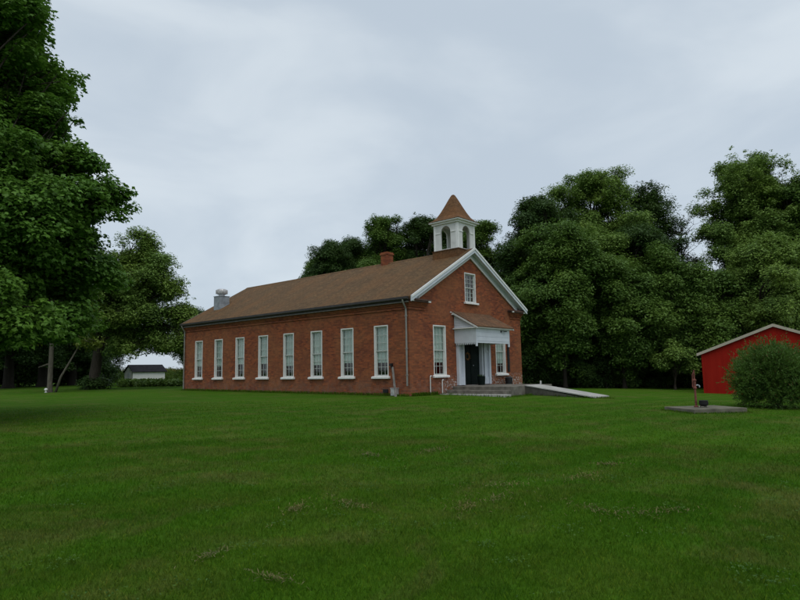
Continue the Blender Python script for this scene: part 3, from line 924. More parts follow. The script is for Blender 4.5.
# ------------------------------------------------------------------ red shed (gable end towards the camera's right)
ax0, ay0 = spot(700.8, 36.0)
dl, df = 0.80, -0.60
q = math.hypot(dl, df); dl /= q; df /= q
ux = dl*math.cos(YAW)+df*math.sin(YAW); uy = -dl*math.sin(YAW)+df*math.cos(YAW)
shed_rz = math.atan2(uy, ux)
gz = g(ax0, ay0)-.02
SW, SD = 7.52, 11.0
def eave_h(): return height(36.0, hor(697), 353)-gz
EH = eave_h(); PH = EH+1.45
shed = thing('metal_shed', 'red ribbed metal shed with tan edged gable behind the round bush', 'shed', (ax0, ay0, gz), shed_rz)
s_ = MB().prism([(0, -.5), (SW, -.5), (SW, EH-.06), (SW/2, PH-.06), (0, EH-.06)], 'y', 0, SD)
s_.build('wall', MT['red'], shed)
rb2 = MB()
for s in (0, 1):
    f = (lambda x: x) if s == 0 else (lambda x: SW-x)
    k = (PH-EH)/(SW/2)
    rb2.prism([(f(-.25), EH-.25*k), (f(SW/2), PH), (f(SW/2), PH+.06), (f(-.25), EH-.25*k+.06)], 'y', -.12, SD+.12)
rb2.build('roof', MT['tan'], shed)
tb2 = MB()
for s in (0, 1):
    f = (lambda x: x) if s == 0 else (lambda x: SW-x)
    tb2.prism([(f(-.26), EH-.25*k+.062), (f(SW/2), PH+.066), (f(SW/2), PH-.10), (f(-.26), EH-.25*k-.10)], 'y', -.16, -.122)
tb2.build('gable_trim', MT['tan'], shed)
cb2 = MB().box(-.03, .09, -.03, -.002, -.2, EH-.1)
cb2.build('corner_trim', MT['red'], shed)

# ------------------------------------------------------------------ far garage
gx, gy_ = spot(132, 70.0)
gzz = g(gx, gy_)
gar = thing('white_garage', 'small white garage with dark gable roof behind the tall weeds', 'garage', (gx, gy_, gzz), -YAW+R(42))
GW, GD, GE = 3.7, 2.9, 1.55
# long wall faces the camera; ridge runs along local x; left gable end shows
gb = MB().prism([(0, -.3), (GD, -.3), (GD, GE), (GD/2, GE+.72), (0, GE)], 'x', 0, GW)
gb.build('wall', MT['white_clean'], gar)
gr_ = MB()
kk = .72/(GD/2)
for s in (0, 1):
    f = (lambda x: x) if s == 0 else (lambda x: GD-x)
    gr_.prism([(f(-.2), GE-.2*kk+.02), (f(GD/2), GE+.74), (f(GD/2), GE+.82), (f(-.2), GE-.2*kk+.10)], 'x', -.12, GW+.2)
gr_.build('roof', simple('dark_slate_shingles', (0.025, 0.025, 0.03), 0.3, 3, 0.9, 0.1), gar)
MB().box(-.03, -.002, 1.0, 1.8, .0, 1.45).build('door', MT['bluewhite'], gar)

# ------------------------------------------------------------------ foliage generators
def leaves(centers, radii, n_per, size, rng, flat=0.6, upb=1.2, shape='diamond', outc=None, droop=0.0):
    """leaf blades scattered through clumps; returns vertices and faces"""
    K = len(centers)
    cnt = np.maximum(3, (n_per*(radii/np.mean(radii))**2)).astype(int)
    idx = np.repeat(np.arange(K), cnt); n = len(idx)
    d = rng.normal(size=(n, 3)); d /= np.linalg.norm(d, axis=1)[:, None]
    r = rng.uniform(0, 1, n)**(1/2.2)
    off = d*(r*radii[idx])[:, None]
    off[:, 2] *= flat
    rad2 = (off[:, 0]**2+off[:, 1]**2)/(radii[idx]**2+1e-6)
    off[:, 2] -= droop*radii[idx]*rad2
    p = centers[idx]+off
    nrm = rng.normal(size=(n, 3))*0.5+off/(radii[idx][:, None]+1e-6)*0.6
    nrm[:, 2] += upb
    if outc is not None:
        o = p-outc; o /= (np.linalg.norm(o, axis=1)[:, None]+1e-6)
        nrm += 0.3*o
    nrm /= np.linalg.norm(nrm, axis=1)[:, None]
    t = np.cross(nrm, rng.normal(size=(n, 3))); t /= (np.linalg.norm(t, axis=1)[:, None]+1e-9)
    b = np.cross(nrm, t)
    s = size*rng.uniform(0.65, 1.3, n)[:, None]
    if shape == 'diamond':
        tpl = [(-.55, 0, 0), (0, .32, .06), (.6, 0, -.06), (0, -.32, .06)]
    elif shape == 'maple':
        tpl = [(-.45, 0, 0), (-.25, .30, .05), (-.05, .52, 0), (.08, .24, .07), (.62, 0, -.10), (.08, -.24, .07), (-.05, -.52, 0), (-.25, -.30, .05)]
    else:
        tpl = [(-.6, .0, 0), (-.1, .09, .02), (.65, 0, -.05), (-.1, -.09, .02)]
    c = len(tpl)
    V = np.empty((n, c, 3))
    for k, (a, bb, cc) in enumerate(tpl):
        V[:, k] = p+s*(a*t+bb*b+cc*nrm)
    F = np.arange(n*c).reshape(n, c)
    return V.reshape(-1, 3), F

def field_noise(rng, wl):
    """a smooth random field: sines over several wavelengths"""
    K = []
    for w, a, n in ((wl, 1.0, 7), (wl*.45, .65, 9), (wl*.2, .35, 9)):
        for _ in range(n):
            d = rng.normal(size=3); d /= np.linalg.norm(d)
            K.append((d*2*math.pi/(w*rng.uniform(.7, 1.4)), rng.uniform(0, 6.28), a/math.sqrt(n)))
    return lambda p: sum(a*np.sin(p@k+ph) for k, ph, a in K)
def crown_clumps(rng, lobes, dens, cr, wl=3.0, keep=.62):
    """clump centres through lobes (cx,cy,cz,rx,ry,rz); a noise field opens gaps and gathers them into masses"""
    C = []; RR = []
    fn = field_noise(rng, wl)
    for (x, y, z, rx, ry, rz_) in lobes:
        area = 4*math.pi*((rx*ry)**1.6/3+(rx*rz_)**1.6/3+(ry*rz_)**1.6/3)**(1/1.6)
        n = max(10, int(1.9*dens*area/(cr*cr)))
        d = rng.normal(size=(n, 3)); d /= np.linalg.norm(d, axis=1)[:, None]
        flip = (d[:, 2] < -.3) & (rng.uniform(size=n) < .5)
        d[flip, 2] *= -1
        q_ = np.stack([x+rx*d[:, 0], y+ry*d[:, 1], z+rz_*d[:, 2]], 1)
        lump = 1+.17*np.clip(fn(q_), -1.6, 1.8)
        r = rng.uniform(.0, 1, n)**.36*rng.uniform(.85, 1.08, n)*lump
        size = cr*np.clip(rng.lognormal(-.10, .40, n), .35, 1.8)
        spray = rng.uniform(size=n) < .16
        r[spray] = rng.uniform(.96, 1.16, spray.sum())*lump[spray]
        size[spray] = cr*rng.uniform(.28, .55, spray.sum())
        p = np.stack([x+rx*d[:, 0]*r, y+ry*d[:, 1]*r, z+rz_*d[:, 2]*r], 1)
        f = fn(p*1.0+7.3)+rng.normal(size=n)*.25
        ok = f > np.quantile(f, 1-keep)
        C.append(p[ok]); RR.append(size[ok])
    return np.concatenate(C), np.concatenate(RR)

def limb_path(p0, p1, rng, sag=0.12, n=5):
    p0 = np.array(p0); p1 = np.array(p1); L_ = np.linalg.norm(p1-p0)
    out = []
    w = rng.normal(size=3)*L_*.07
    for k in range(n+1):
        t = k/n
        q = p0*(1-t)+p1*t+w*math.sin(math.pi*t)
        q[2] += sag*L_*math.sin(math.pi*t)*.6
        out.append(q)
    return out

def make_tree(name, label, cat, loc, lobes, seed, leaf='leaf_mid', bark='bark', trunk_r=.3, fork=None, leaf_size=.20,
              n_per=52, dens=.85, cr=.62, group=None, lean=(0, 0), shape='diamond', twigs=10, wl=3.2, keep=.55, flat=.68, droop=.15):
    rng = np.random.default_rng(seed)
    root = thing(name, label, cat, loc, 0, group)
    tops = max(l[2]+l[5] for l in lobes); lows = min(l[2]-l[5] for l in lobes)
    cc = np.array([np.mean([l[0] for l in lobes]), np.mean([l[1] for l in lobes]), np.mean([l[2] for l in lobes])])
    fz = fork if fork else max(1.2, lows+.15*(tops-lows))
    mb = MB()
    fp = np.array([lean[0], lean[1], fz])
    top = np.array([cc[0], cc[1], tops-.22*(tops-lows)])
    mid = (fp+top)/2+rng.normal(size=3)*.25
    mb.tube([(0, 0, -.4), (0, 0, .02), (lean[0]*.1, lean[1]*.1, .35), tuple(fp*np.array([.5, .5, .5])), tuple(fp), tuple(mid), tuple(top)],
            [trunk_r*1.7, trunk_r*1.45, trunk_r*1.08, trunk_r*.95, trunk_r*.85, trunk_r*.45, trunk_r*.1], 10)
    for l in lobes:
        c0 = np.array(l[:3])
        base = fp+(mid-fp)*rng.uniform(0, .9) if c0[2] > fz else fp*np.array([.9, .9, .9])
        pth = limb_path(base, c0+np.array([0, 0, l[5]*.3]), rng)
        rr = trunk_r*.42
        mb.tube(pth, list(np.linspace(rr, rr*.18, len(pth))), 6, cap=False)
        for k in range(twigs):
            d = rng.normal(size=3); d /= np.linalg.norm(d); d[2] = abs(d[2])*.8-.15
            e_ = c0+d*np.array(l[3:])*.95
            st = pth[rng.integers(2, len(pth))]
            tp = limb_path(st, e_, rng, .1, 3)
            mb.tube(tp, list(np.linspace(rr*.24, .012, len(tp))), 4, cap=False)
    mb.build('trunk', MT[bark], root, smooth=True)
    C, RR = crown_clumps(rng, lobes, dens, cr, wl=wl, keep=keep)
    V, F = leaves(C, RR, n_per, leaf_size, rng, flat=flat, outc=cc, shape=shape, droop=droop)
    link('crown', np_mesh('crown', V, F, MT[leaf]), root)
    return root

def auto_lobes(H, hw, zb, n, rng, top_w=.62, rmin=.36, rmax=.56):
    """lobes packed inside a tall crown: half width hw, base zb, height H"""
    out = []
    hz = (H-zb)/2; zc = (H+zb)/2
    for k in range(n):
        t = (k+.5)/n
        zz = zb+(H-zb)*(.12+.80*t)
        u = (zz-zc)/hz
        wmax = hw*math.sqrt(max(0.05, 1-(u*.92)**2))*(1.0 if u < .2 else (1-(u-.2)*(1-top_w)))*(1-.30*min(1, max(0, (-u-.2)/.75)))
        r = hw*rng.uniform(rmin, rmax)
        r = min(r, wmax)
        rad = max(0, wmax-r)*rng.uniform(.55, 1.0)
        a = k*2.39996+rng.uniform(-.5, .5)
        rzv = r*rng.uniform(.8, 1.1)
        zz = min(zz, H-rzv)
        out.append((rad*math.cos(a), rad*math.sin(a), zz, r*rng.uniform(.9, 1.15), r*rng.uniform(.9, 1.15), rzv))
    for k in range(9):                    # small outlying boughs that break the outline
        a = rng.uniform(0, 6.28); t = rng.uniform(.35, .97); zz = zb+(H-zb)*t
        u = (zz-zc)/hz
        w_ = hw*math.sqrt(max(.05, 1-(u*.95)**2))*(1.0 if u < .2 else (1-(u-.2)*(1-top_w)))
        r = hw*rng.uniform(.13, .24)
        out.append((w_*rng.uniform(.85, 1.08)*math.cos(a), w_*rng.uniform(.85, 1.08)*math.sin(a), min(zz, H-r*.3), r*1.2, r*1.2, r*.75))
    out.append((rng.uniform(-.1, .1)*hw, 0, H-hw*.30, hw*.30, hw*.30, hw*.30))
    return out

def forest_tree(px, depth, ytop, hwpx, zb, label, seed, leaf='leaf_mid', n=9, top_w=.72, name='tree', cat='tree', **kw):
    kw.setdefault('n_per', 82); kw.setdefault('dens', .95); kw.setdefault('leaf_size', .165)
    x, y = spot(px, depth); z = g(x, y)
    H = height(depth, hor(px), ytop)-z
    hw = hwpx/600*depth
    rng = np.random.default_rng(seed*7+1)
    lb = auto_lobes(H, hw*1.14, zb, n+5, rng, top_w=top_w)
    kw.setdefault('bark', 'bark_dark')
    return make_tree(name, label, cat, (x, y, z), lb, seed, leaf, trunk_r=kw.pop('trunk_r', .18+.011*H), **kw)

WOOD = 'trees of the wood behind the red shed'
BEH = 'trees rising behind the schoolhouse roof'
ft = forest_tree
# ---- the wood on the right
ft(516, 48, 246, 28, 2.5, 'dark tree at the wood edge just right of the front gable', 11, 'leaf_dark', 8, group=WOOD)
ft(543, 53, 193, 38, 2.0, 'tall narrow dark tree topping the left part of the wood', 12, 'leaf_dark', 10, group=WOOD)
ft(563, 45, 222, 46, 1.2, 'full mid green tree in front of the narrow dark tree', 13, 'leaf_mid', 10, group=WOOD, keep=.5, wl=3.8, trunk_r=.15)
ft(603, 56, 169, 46, 5.0, 'tall light green tree with an airy rounded crown against the sky', 14, 'leaf_light', 9, group=WOOD, dens=.72, n_per=66, keep=.48, top_w=.95)
ft(622, 45.5, 262, 34, 1.2, 'broad leafy tree below the airy light crown', 15, 'leaf_mid', 10, group=WOOD, keep=.5, wl=3.8, trunk_r=.15)
ft(657, 58, 180, 37, 4.0, 'tall dark loose tree left of the sky gap', 16, 'leaf_dark', 10, group=WOOD, dens=.72, n_per=64, keep=.5, top_w=.9)
ft(664, 46.5, 243, 34, 1.2, 'mid green tree standing just left of the sky gap below its level', 17, 'leaf_mid', 9, group=WOOD, keep=.5, wl=3.8, trunk_r=.15)
ft(708, 46, 268, 38, 1.0, 'leafy tree filling the wood below the sky gap', 18, 'leaf_mid', 9, group=WOOD, keep=.5, wl=3.8, trunk_r=.15)
ft(766, 54, 148, 50, 3.0, 'largest bright green tree at the right with a broad high crown', 19, 'leaf_light', 13, group=WOOD, top_w=.95, keep=.5, wl=4.2)
ft(772, 45, 236, 46, 2.5, 'light green tree spreading above the red shed roof', 20, 'leaf_light', 11, group=WOOD, keep=.48, wl=3.8)
ft(822, 52, 168, 44, 2.0, 'tall tree cut by the right edge of the picture', 21, 'leaf_mid', 10, group=WOOD)
ft(593, 49.5, 230, 40, 3.0, 'yellow green tree squeezed behind the full mid green tree', 25, 'leaf_light', 9, group=WOOD, keep=.52, wl=3.0)
ft(641, 50, 224, 38, 3.0, 'dark tree filling the wood below the tall loose dark tree and the airy one', 26, 'leaf_dark', 9, group=WOOD, keep=.55)
ft(530, 47, 268, 30, .8, 'low bushy tree behind the right corner of the schoolhouse', 27, 'leaf_mid', 8, group=WOOD, keep=.52)
back = 'tree deep in the wood seen only through gaps between nearer trees'
for i, (px, d, yt, hwp) in enumerate([(528, 62, 232, 34), (582, 64, 220, 36), (634, 64, 240, 34), (724, 62, 270, 32), (790, 64, 195, 44)]):
    ft(px, d, yt, hwp, 1.0, back, 31+i, 'leaf_dark', 9, group='trees deep inside the wood', n_per=70)
# bare dead tree in the sky gap
x, y = spot(689, 56); z = g(x, y)
rng = np.random.default_rng(77)
dead = thing('dead_tree', 'bare leafless tree showing pale twigs in the gap of the wood', 'tree', (x, y, z))
H = height(56, hor(689), 214)-z
mb = MB()
mb.tube([(0, 0, -.3), (.1, 0, H*.4), (0, .1, H*.7), (.1, 0, H)], [.24, .17, .09, .015], 8)
for k in range(34):
    t = rng.uniform(.5, .97); a = rng.uniform(0, 6.28); ln = rng.uniform(.9, 2.4)*(1.25-t)*1.8
    p0 = np.array([.05, .03, H*t]); p1 = p0+np.array([ln*math.cos(a), ln*math.sin(a), ln*rng.uniform(.5, 1.1)])
    pt = limb_path(p0, p1, rng, .1, 4)
    mb.tube(pt, list(np.linspace(.05, .012, 5)), 5, cap=False)
    for m_ in range(5):
        s0 = pt[rng.integers(1, 5)]; e1 = s0+rng.normal(size=3)*.35+np.array([0, 0, .3])
        mb.tube([s0, (s0+e1)/2+rng.normal(size=3)*.05, e1], [.018, .012, .007], 4, cap=False)
mb.build('trunk', MT['bark_pale'], dead)

# shrubs closing the foot of the wood: two shapes, copied with their own turn and size
def shrub(name, label, loc, H, hw, seed, leaf, group):
    rng = np.random.default_rng(seed)
    lb = []
    for k in range(7):
        a = k*2.4; r = hw*rng.uniform(.35, .55)
        lb.append((hw*.5*math.cos(a), hw*.5*math.sin(a), max(r*.7, H*rng.uniform(.2, .72)), r, r, r*.85))
    lb.append((0, 0, H-hw*.4, hw*.45, hw*.45, hw*.4))
    return make_tree(name, label, 'shrub', loc, lb, seed, leaf, trunk_r=.07, fork=.35, leaf_size=.15, n_per=52, dens=.9, cr=.45, wl=1.6, group=group, twigs=4)
SHR = 'shrubs along the foot of the wood'
protos = []
rn = random.Random(4)
px = 507
k = 0
while px < 850:
    d = (rn.uniform(49, 50.5), rn.uniform(52.5, 54.5), rn.uniform(46.2, 47.5))[k % 3]
    low = k % 3 == 2
    if px > 690: d += 1.5
    x, y = spot(px, d); z = g(x, y)
    if k < 3:
        o = shrub('shrub', 'dense leafy shrub in the dark understorey at the foot of the wood', (x, y, z-.05), rn.uniform(3.0, 3.6), 1.9, 50+k, 'leaf_dark', SHR)
        protos.append(o)
    else:
        src = protos[k % 3]
        o = src.copy(); COL.objects.link(o); o.location = (x, y, z-.05)
        s = rn.uniform(.62, .85) if low else rn.uniform(1.35, 1.95)
        o.scale = (s*rn.uniform(.9, 1.15), s*rn.uniform(.9, 1.15), s); o.rotation_euler = (0, 0, rn.uniform(0, 6.28))
        for chd in list(src.children):
            c = chd.copy(); COL.objects.link(c); c.parent = o
    px += rn.uniform(7.5, 10); k += 1
# one lighter sapling that stands out at the foot of the wood
x, y = spot(672, 43.5)
shrub('shrub', 'lighter green sapling in front of the dark wood left of the red shed', (x, y, g(x, y)), 3.6, 1.5, 66, 'leaf_light', SHR)

# ---- behind the schoolhouse
ft(331, 66, 240, 31, 2.0, 'dark tree behind the roof at the far left of its group', 101, 'leaf_dark', 9, group=BEH)
ft(355, 70, 236, 31, 2.0, 'low dark tree behind the roof left of the brick chimney', 102, 'leaf_dark', 8, group=BEH)
ft(385, 66, 214, 29, 3.0, 'tall dark tree directly behind the brick chimney', 103, 'leaf_mid', 10, group=BEH)
ft(423, 66, 213, 28, 3.0, 'tall dark tree left of the belfry with sky showing through', 104, 'leaf_dark', 9, group=BEH, keep=.55)
ft(452, 72, 218, 30, 3.0, 'dark tree seen through the arches of the belfry', 105, 'leaf_dark', 9, group=BEH)
ft(481, 62, 222, 26, 3.0, 'round topped tree right of the belfry', 106, 'leaf_mid', 9, group=BEH)
ft(319, 70, 257, 22, 2.0, 'dark bushy tree sloping down to the roof ridge left of its group', 108, 'leaf_mid', 8, group=BEH)
ft(408, 74, 246, 22, 2.0, 'low dark tree under the sky gap between the chimney and the belfry', 109, 'leaf_dark', 8, group=BEH)
ft(306, 74, 271, 10, 2.0, 'small treetop just showing over the roof ridge', 107, 'leaf_dark', 5, group=BEH)

# ---- left side
LEFT = 'trees of the grove on the left'
# big maple, trunk outside the picture
mx, my = spot(-45, 17.5); mz = g(mx, my)
rng = np.random.default_rng(5)
def side(l, f, z):   # offsets by sideways / forward metres
    return (l*math.cos(YAW)+f*math.sin(YAW), -l*math.sin(YAW)+f*math.cos(YAW), z)
ml = []
for (l, f, z, r, rzz) in [(-.7, 0, 13.8, 2.2, 2.0), (.9, -.5, 12.0, 1.3, 1.1), (-.2, -1.4, 12.6, 1.5, 1.2), (1.35, .4, 10.4, 1.05, .9), (2.1, .3, 9.1, .8, .55), (.8, 1, 8.4, 1.4, 1.1),
                          (2.9, .2, 7.6, .95, .55), (3.95, .2, 6.45, .75, .42), (3.3, -.2, 6.2, 1.3, .8), (2.3, -1.2, 5.2, 1.6, 1.1), (3.1, .6, 4.9, 1.0, .6), (1.8, 1.2, 4.2, 1.7, 1.0),
                          (2.2, .8, 3.0, 1.3, .8), (.8, -1.5, 3.5, 1.8, 1.1), (.8, -1, 7.2, 2.0, 1.4), (-1.5, 0, 9.8, 2.4, 1.9), (-2.2, .5, 6.0, 2.4, 1.8),
                          (.3, 2.0, 6.2, 2.1, 1.5), (-.2, 1.5, 10.8, 2.0, 1.6), (-1.5, -2, 4.4, 2.2, 1.4), (-.5, .8, 2.9, 1.8, .9), (2.4, -2.4, 2.7, 1.5, .8), (1.0, -3.4, 3.3, 2.0, 1.0), (.6, .4, 9.2, 1.5, 1.0)]:  # low lobes towards the camera are added to shade the lawn
    a = side(l, f, z); ml.append((a[0], a[1], a[2], r, r, rzz))
make_tree('maple_tree', 'big near maple whose leafy crown fills the left edge of the picture', 'tree', (mx, my, mz), ml, 201, 'leaf_maple',
          trunk_r=.36, fork=2.6, leaf_size=.13, n_per=95, dens=.95, cr=.42, shape='maple', group=LEFT, twigs=14, droop=.2, wl=1.9, keep=.6)
# mid tree with its trunk at the picture's left third
tx, ty = spot(92.5, 46); tz = g(tx, ty)
lobs = []
for (l, f, z, r, rzz) in [(3.4, 0, 11.0, 1.5, 1.2), (2.4, .5, 9.9, 1.9, 1.3), (4.6, 0, 9.3, 1.9, 1.3), (0.8, 0, 9.0, 2.0, 1.4), (3.2, -1, 8.0, 2.2, 1.4), (5.6, .3, 7.4, 1.7, 1.1),
                          (1.0, -1, 7.2, 2.2, 1.4), (-1.2, 0, 7.4, 2.0, 1.4), (3.6, -.8, 5.8, 2.3, 1.3), (6.2, 0, 5.4, 1.7, 1.0), (1.2, -1, 5.2, 2.0, 1.1),
                          (-1.8, -.5, 5.4, 2.0, 1.3), (4.8, .6, 4.2, 1.8, .9), (6.9, .2, 3.6, 1.1, .8), (2.6, 1.5, 4.1, 1.8, .9), (-.5, 1.5, 4.4, 1.8, 1.0), (2.5, 2, 7.5, 2.2, 1.7), (4.3, .3, 3.3, 1.7, .8), (2.8, -.5, 3.1, 1.5, .75), (5.7, .5, 3.1, 1.3, .7)]:
    a = side(l, f, z); lobs.append((a[0], a[1], a[2], r, r, rzz))
make_tree('tree', 'spreading mid distance tree with thick dark trunk left of the schoolhouse', 'tree', (tx, ty, tz), lobs, 202, 'leaf_light',
          trunk_r=.40, fork=3.0, leaf_size=.16, n_per=70, dens=.9, cr=.55, wl=2.8, keep=.52, group=LEFT, lean=(.3, 0), twigs=12)
sk = shrub('shrub', 'low dark sprouts ringing the base of the thick trunked tree', (tx+.2, ty, tz-.05), .85, 1.15, 71, 'leaf_dark', LEFT)
# slender pale-trunked tree with two stems
sx_, sy_ = spot(49.5, 40); sz_ = g(sx_, sy_)
pale = []
for (l, f, z, r, rzz) in [(.3, 0, 5.2, 1.3, 1.0), (1.8, .2, 4.2, 1.1, .6), (-.8, 0, 4.0, 1.1, .8), (1.5, -.3, 5.6, 1.2, .9), (.4, 0, 7.0, 1.5, 1.2), (2.3, 0, 3.2, .8, .45)]:
    a = side(l, f, z); pale.append((a[0], a[1], a[2], r, r, rzz))
pt_ = make_tree('tree', 'slender pale trunked tree with a slanting second stem', 'tree', (sx_, sy_, sz_), pale, 203, 'leaf_yellow', 'bark_pale', trunk_r=.15, fork=4.4, leaf_size=.17,
          n_per=34, dens=.45, cr=.5, group=LEFT, twigs=8)
a1, a2, a3 = side(.35, 0, -.2), side(.7, 0, 1.0), side(1.75, .1, 3.0)
stm = MB().tube([a1, a2, a3], [.085, .07, .035], 8)
b1, b2 = side(-.05, 0, 1.9), side(-.75, -.1, 1.65)
stm.tube([b1, b2], [.07, .03], 6)
stm.build('stem', MT['bark_pale'], pt_, smooth=True)
# dark grove further back on the left
glab = 'dark tree of the shady grove behind the maple'
for i, (px, d, yt, hwp) in enumerate([(-30, 50, 150, 60), (8, 56, 190, 52), (42, 60, 215, 44), (72, 66, 245, 42), (104, 76, 276, 30)]):
    ft(px, d, yt, hwp, 1.6, glab, 301+i, 'leaf_dark', 11, group='trees of the grove behind the maple', n_per=70, trunk_r=.42)
ft(189, 78, 306, 19, 1.2, 'distant dark tree showing left of the schoolhouse eave', 311, 'leaf_dark', 7, group=LEFT)
slab_ = 'dark low shrub in the shade at the back of the left grove'
for i, (px, d) in enumerate([(-25, 60), (-2, 62), (18, 63), (38, 66), (58, 68), (76, 68), (90, 70)]):
    x, y = spot(px, d); z = g(x, y)
    src = protos[i % 3]
    o = src.copy(); COL.objects.link(o); o.location = (x, y, z-.1); s = rn.uniform(1.05, 1.4)
    o.scale = (s*1.2, s*1.2, s*1.1); o.rotation_euler = (0, 0, rn.uniform(0, 6.28))
    o['label'] = slab_; o['group'] = 'shrubs at the back of the left grove'
    for chd in list(src.children):
        c = chd.copy(); COL.objects.link(c); c.parent = o
# distant round bush on the field edge
x, y = spot(169, 150)
o = protos[0].copy(); COL.objects.link(o); o.location = (x, y, g(x, y)); o.scale = (1.0, 1.0, 1.0)
o['label'] = 'small round dark bush far away on the field horizon'; o['group'] = 'distant bushes'
for chd in list(protos[0].children):
    c = chd.copy(); COL.objects.link(c); c.parent = o
# small white marker beside the pale tree
wx, wy = spot(46, 39.6)
wm = thing('garden_ornament', 'small white ornament on the grass at the pale trunked tree', 'ornament', (wx, wy, g(wx, wy)))
wm.scale = (.8, .8, .8)
MB().lathe([(.10, 0), (.11, .04), (.05, .07), (.05, .13)], (0, 0, 0), 12).build('base', MT['white'], wm)
MB().lathe([(.05, .13), (.12, .19), (.13, .27), (.09, .34), (.0, .37)], (0, 0, 0), 14).build('body', MT['white_clean'], wm, smooth=True)

# ---- the round bush by the red shed
bx, by = spot(772, 20.6); bz = g(bx, by)
bush = thing('round_bush', 'large round shaggy bush in front of the red shed', 'bush', (bx, by, bz))
rng = np.random.default_rng(9)
bmv = []; bmf = []
BHT, BR = 2.1, 1.28
st = MB()
nv = 0
Vs = []
n_tw = 9500
az = rng.uniform(0, 2*math.pi, n_tw); el = np.arcsin(rng.uniform(-.75, 1, n_tw))
dirv = np.stack([np.cos(az)*np.cos(el), np.sin(az)*np.cos(el), np.sin(el)], 1)
cen = np.array([0, 0, .92])
lump = 1+.17*np.sin(az*3+1)*np.cos(el*4)+.12*np.sin(az*5+2.2)+.06*np.sin(az*9+el*7)
rad = np.array([BR, BR, BHT-.98])
start = cen+dirv*rad*(rng.uniform(.25, .98, n_tw)*lump)[:, None]
low = start[:, 2] < .08; start[low, 2] = rng.uniform(.08, .3, low.sum())
ln = rng.uniform(.12, .40, n_tw)*(1+.6*np.clip(dirv[:, 2], 0, 1)*rng.uniform(0, 1, n_tw))
ln[rng.uniform(size=n_tw) < .02] *= 1.9
grow = dirv*.75+rng.normal(size=(n_tw, 3))*.38; grow[:, 2] += .5
grow /= np.linalg.norm(grow, axis=1)[:, None]
nl = 9
LV = []
for k in range(nl):
    t = (k+.5)/nl
    c = start+grow*(ln*t)[:, None]; c[:, 2] -= .22*ln*t*t
    a = rng.normal(size=(n_tw, 3)); a = a*.6+grow*.9; a[:, 2] += .15; a /= np.linalg.norm(a, axis=1)[:, None]
    b = np.cross(a, rng.normal(size=(n_tw, 3))); b /= (np.linalg.norm(b, axis=1)[:, None]+1e-9)
    L_ = (rng.uniform(.07, .13, n_tw)*(1.1-.4*t))[:, None]
    w_ = L_*.15
    LV.append(np.stack([c, c+a*L_*.5+b*w_, c+a*L_, c+a*L_*.5-b*w_], 1))
LV = np.concatenate(LV).reshape(-1, 3)
link('foliage', np_mesh('foliage', LV, np.arange(len(LV)).reshape(-1, 4), MT['bush']), bush)
for k in range(26):
    a = rng.uniform(0, 6.28); r_ = rng.uniform(.3, 1.1)
    st.tube([(.08*math.cos(a), .08*math.sin(a), -.1), (.5*r_*math.cos(a), .5*r_*math.sin(a), .7), (r_*math.cos(a), r_*math.sin(a), 1.35)], [.03, .02, .008], 5)
st.build('stems', MT['bark'], bush)

# ------------------------------------------------------------------ tall weeds and corn at the left
def blades(n, xy, hmin, hmax, wid, rng, bend=.5, segs=2):
    x, y = xy; z = gh(x, y)
    n = len(x)
    h = rng.uniform(hmin, hmax, n); a = rng.uniform(0, 2*math.pi, n); w = wid*rng.uniform(.7, 1.3, n)
    th = rng.uniform(0, 2*math.pi, n); bd = bend*h*rng.uniform(.2, 1, n)
    dx, dy = np.cos(a)*w/2, np.sin(a)*w/2
    bxv, byv = np.cos(th)*bd, np.sin(th)*bd
    V = np.empty((n, 4, 3))
    V[:, 0] = np.stack([x-dx, y-dy, z-.005], 1)
    V[:, 1] = np.stack([x+dx, y+dy, z-.005], 1)
    V[:, 2] = np.stack([x+dx*.6+bxv*.4, y+dy*.6+byv*.4, z+h*.62], 1)
    V[:, 3] = np.stack([x+bxv, y+byv, z+h], 1)
    return V.reshape(-1, 3), np.arange(n*4).reshape(n, 4)
rng = np.random.default_rng(21)
def field(px0, px1, d0, d1, n):
    d = np.sqrt(rng.uniform(d0*d0, d1*d1, n)); p = rng.uniform(px0, px1, n)
    lat = (p-400)/600*d*.995
    return (CAM[0]+d*math.sin(YAW)+lat*math.cos(YAW), CAM[1]+d*math.cos(YAW)-lat*math.sin(YAW))
# weeds: leafy stalks
xw, yw = field(119, 196, 52, 58, 420)
zw = gh(xw, yw)
hw_ = rng.uniform(.2, .6, 420)
Cw = np.concatenate([np.stack([xw, yw, zw+hw_*f_], 1) for f_ in (.25, .55, .85)])
Vw, Fw = leaves(Cw, np.full(len(Cw), .28), 12, .22, rng, flat=.8, upb=.4)
tag(link('weeds', np_mesh('weeds', Vw, Fw, MT['weed'])), 'tall green weeds growing in front of the white garage', 'weeds', kind='stuff')
# corn rows behind
xc, yc_ = field(100, 215, 76, 130, 2600)
zc_ = gh(xc, yc_); hc = rng.uniform(1.7, 2.1, len(xc))
Cc = np.concatenate([np.stack([xc, yc_, zc_+hc*f_], 1) for f_ in (.3, .6, .88)])
Vc, Fc = leaves(Cc, np.full(len(Cc), .34), 7, .42, rng, flat=.9, upb=.3, shape='needle')
Ct = np.stack([xc, yc_, zc_+hc*1.05], 1)
Vt, Ft = leaves(Ct, np.full(len(Ct), .16), 5, .22, rng, flat=1.2, upb=.2, shape='needle')
Vall = np.concatenate([Vc, Vt]); Fall = np.concatenate([Fc, Ft+len(Vc)])
mi = np.concatenate([np.zeros(len(Fc), int), np.ones(len(Ft), int)])
tag(link('corn_field', np_mesh('corn_field', Vall, Fall, [MT['corn'], MT['tassel']], mi)), 'rows of standing corn with pale tassels beyond the schoolhouse', 'corn', kind='stuff')

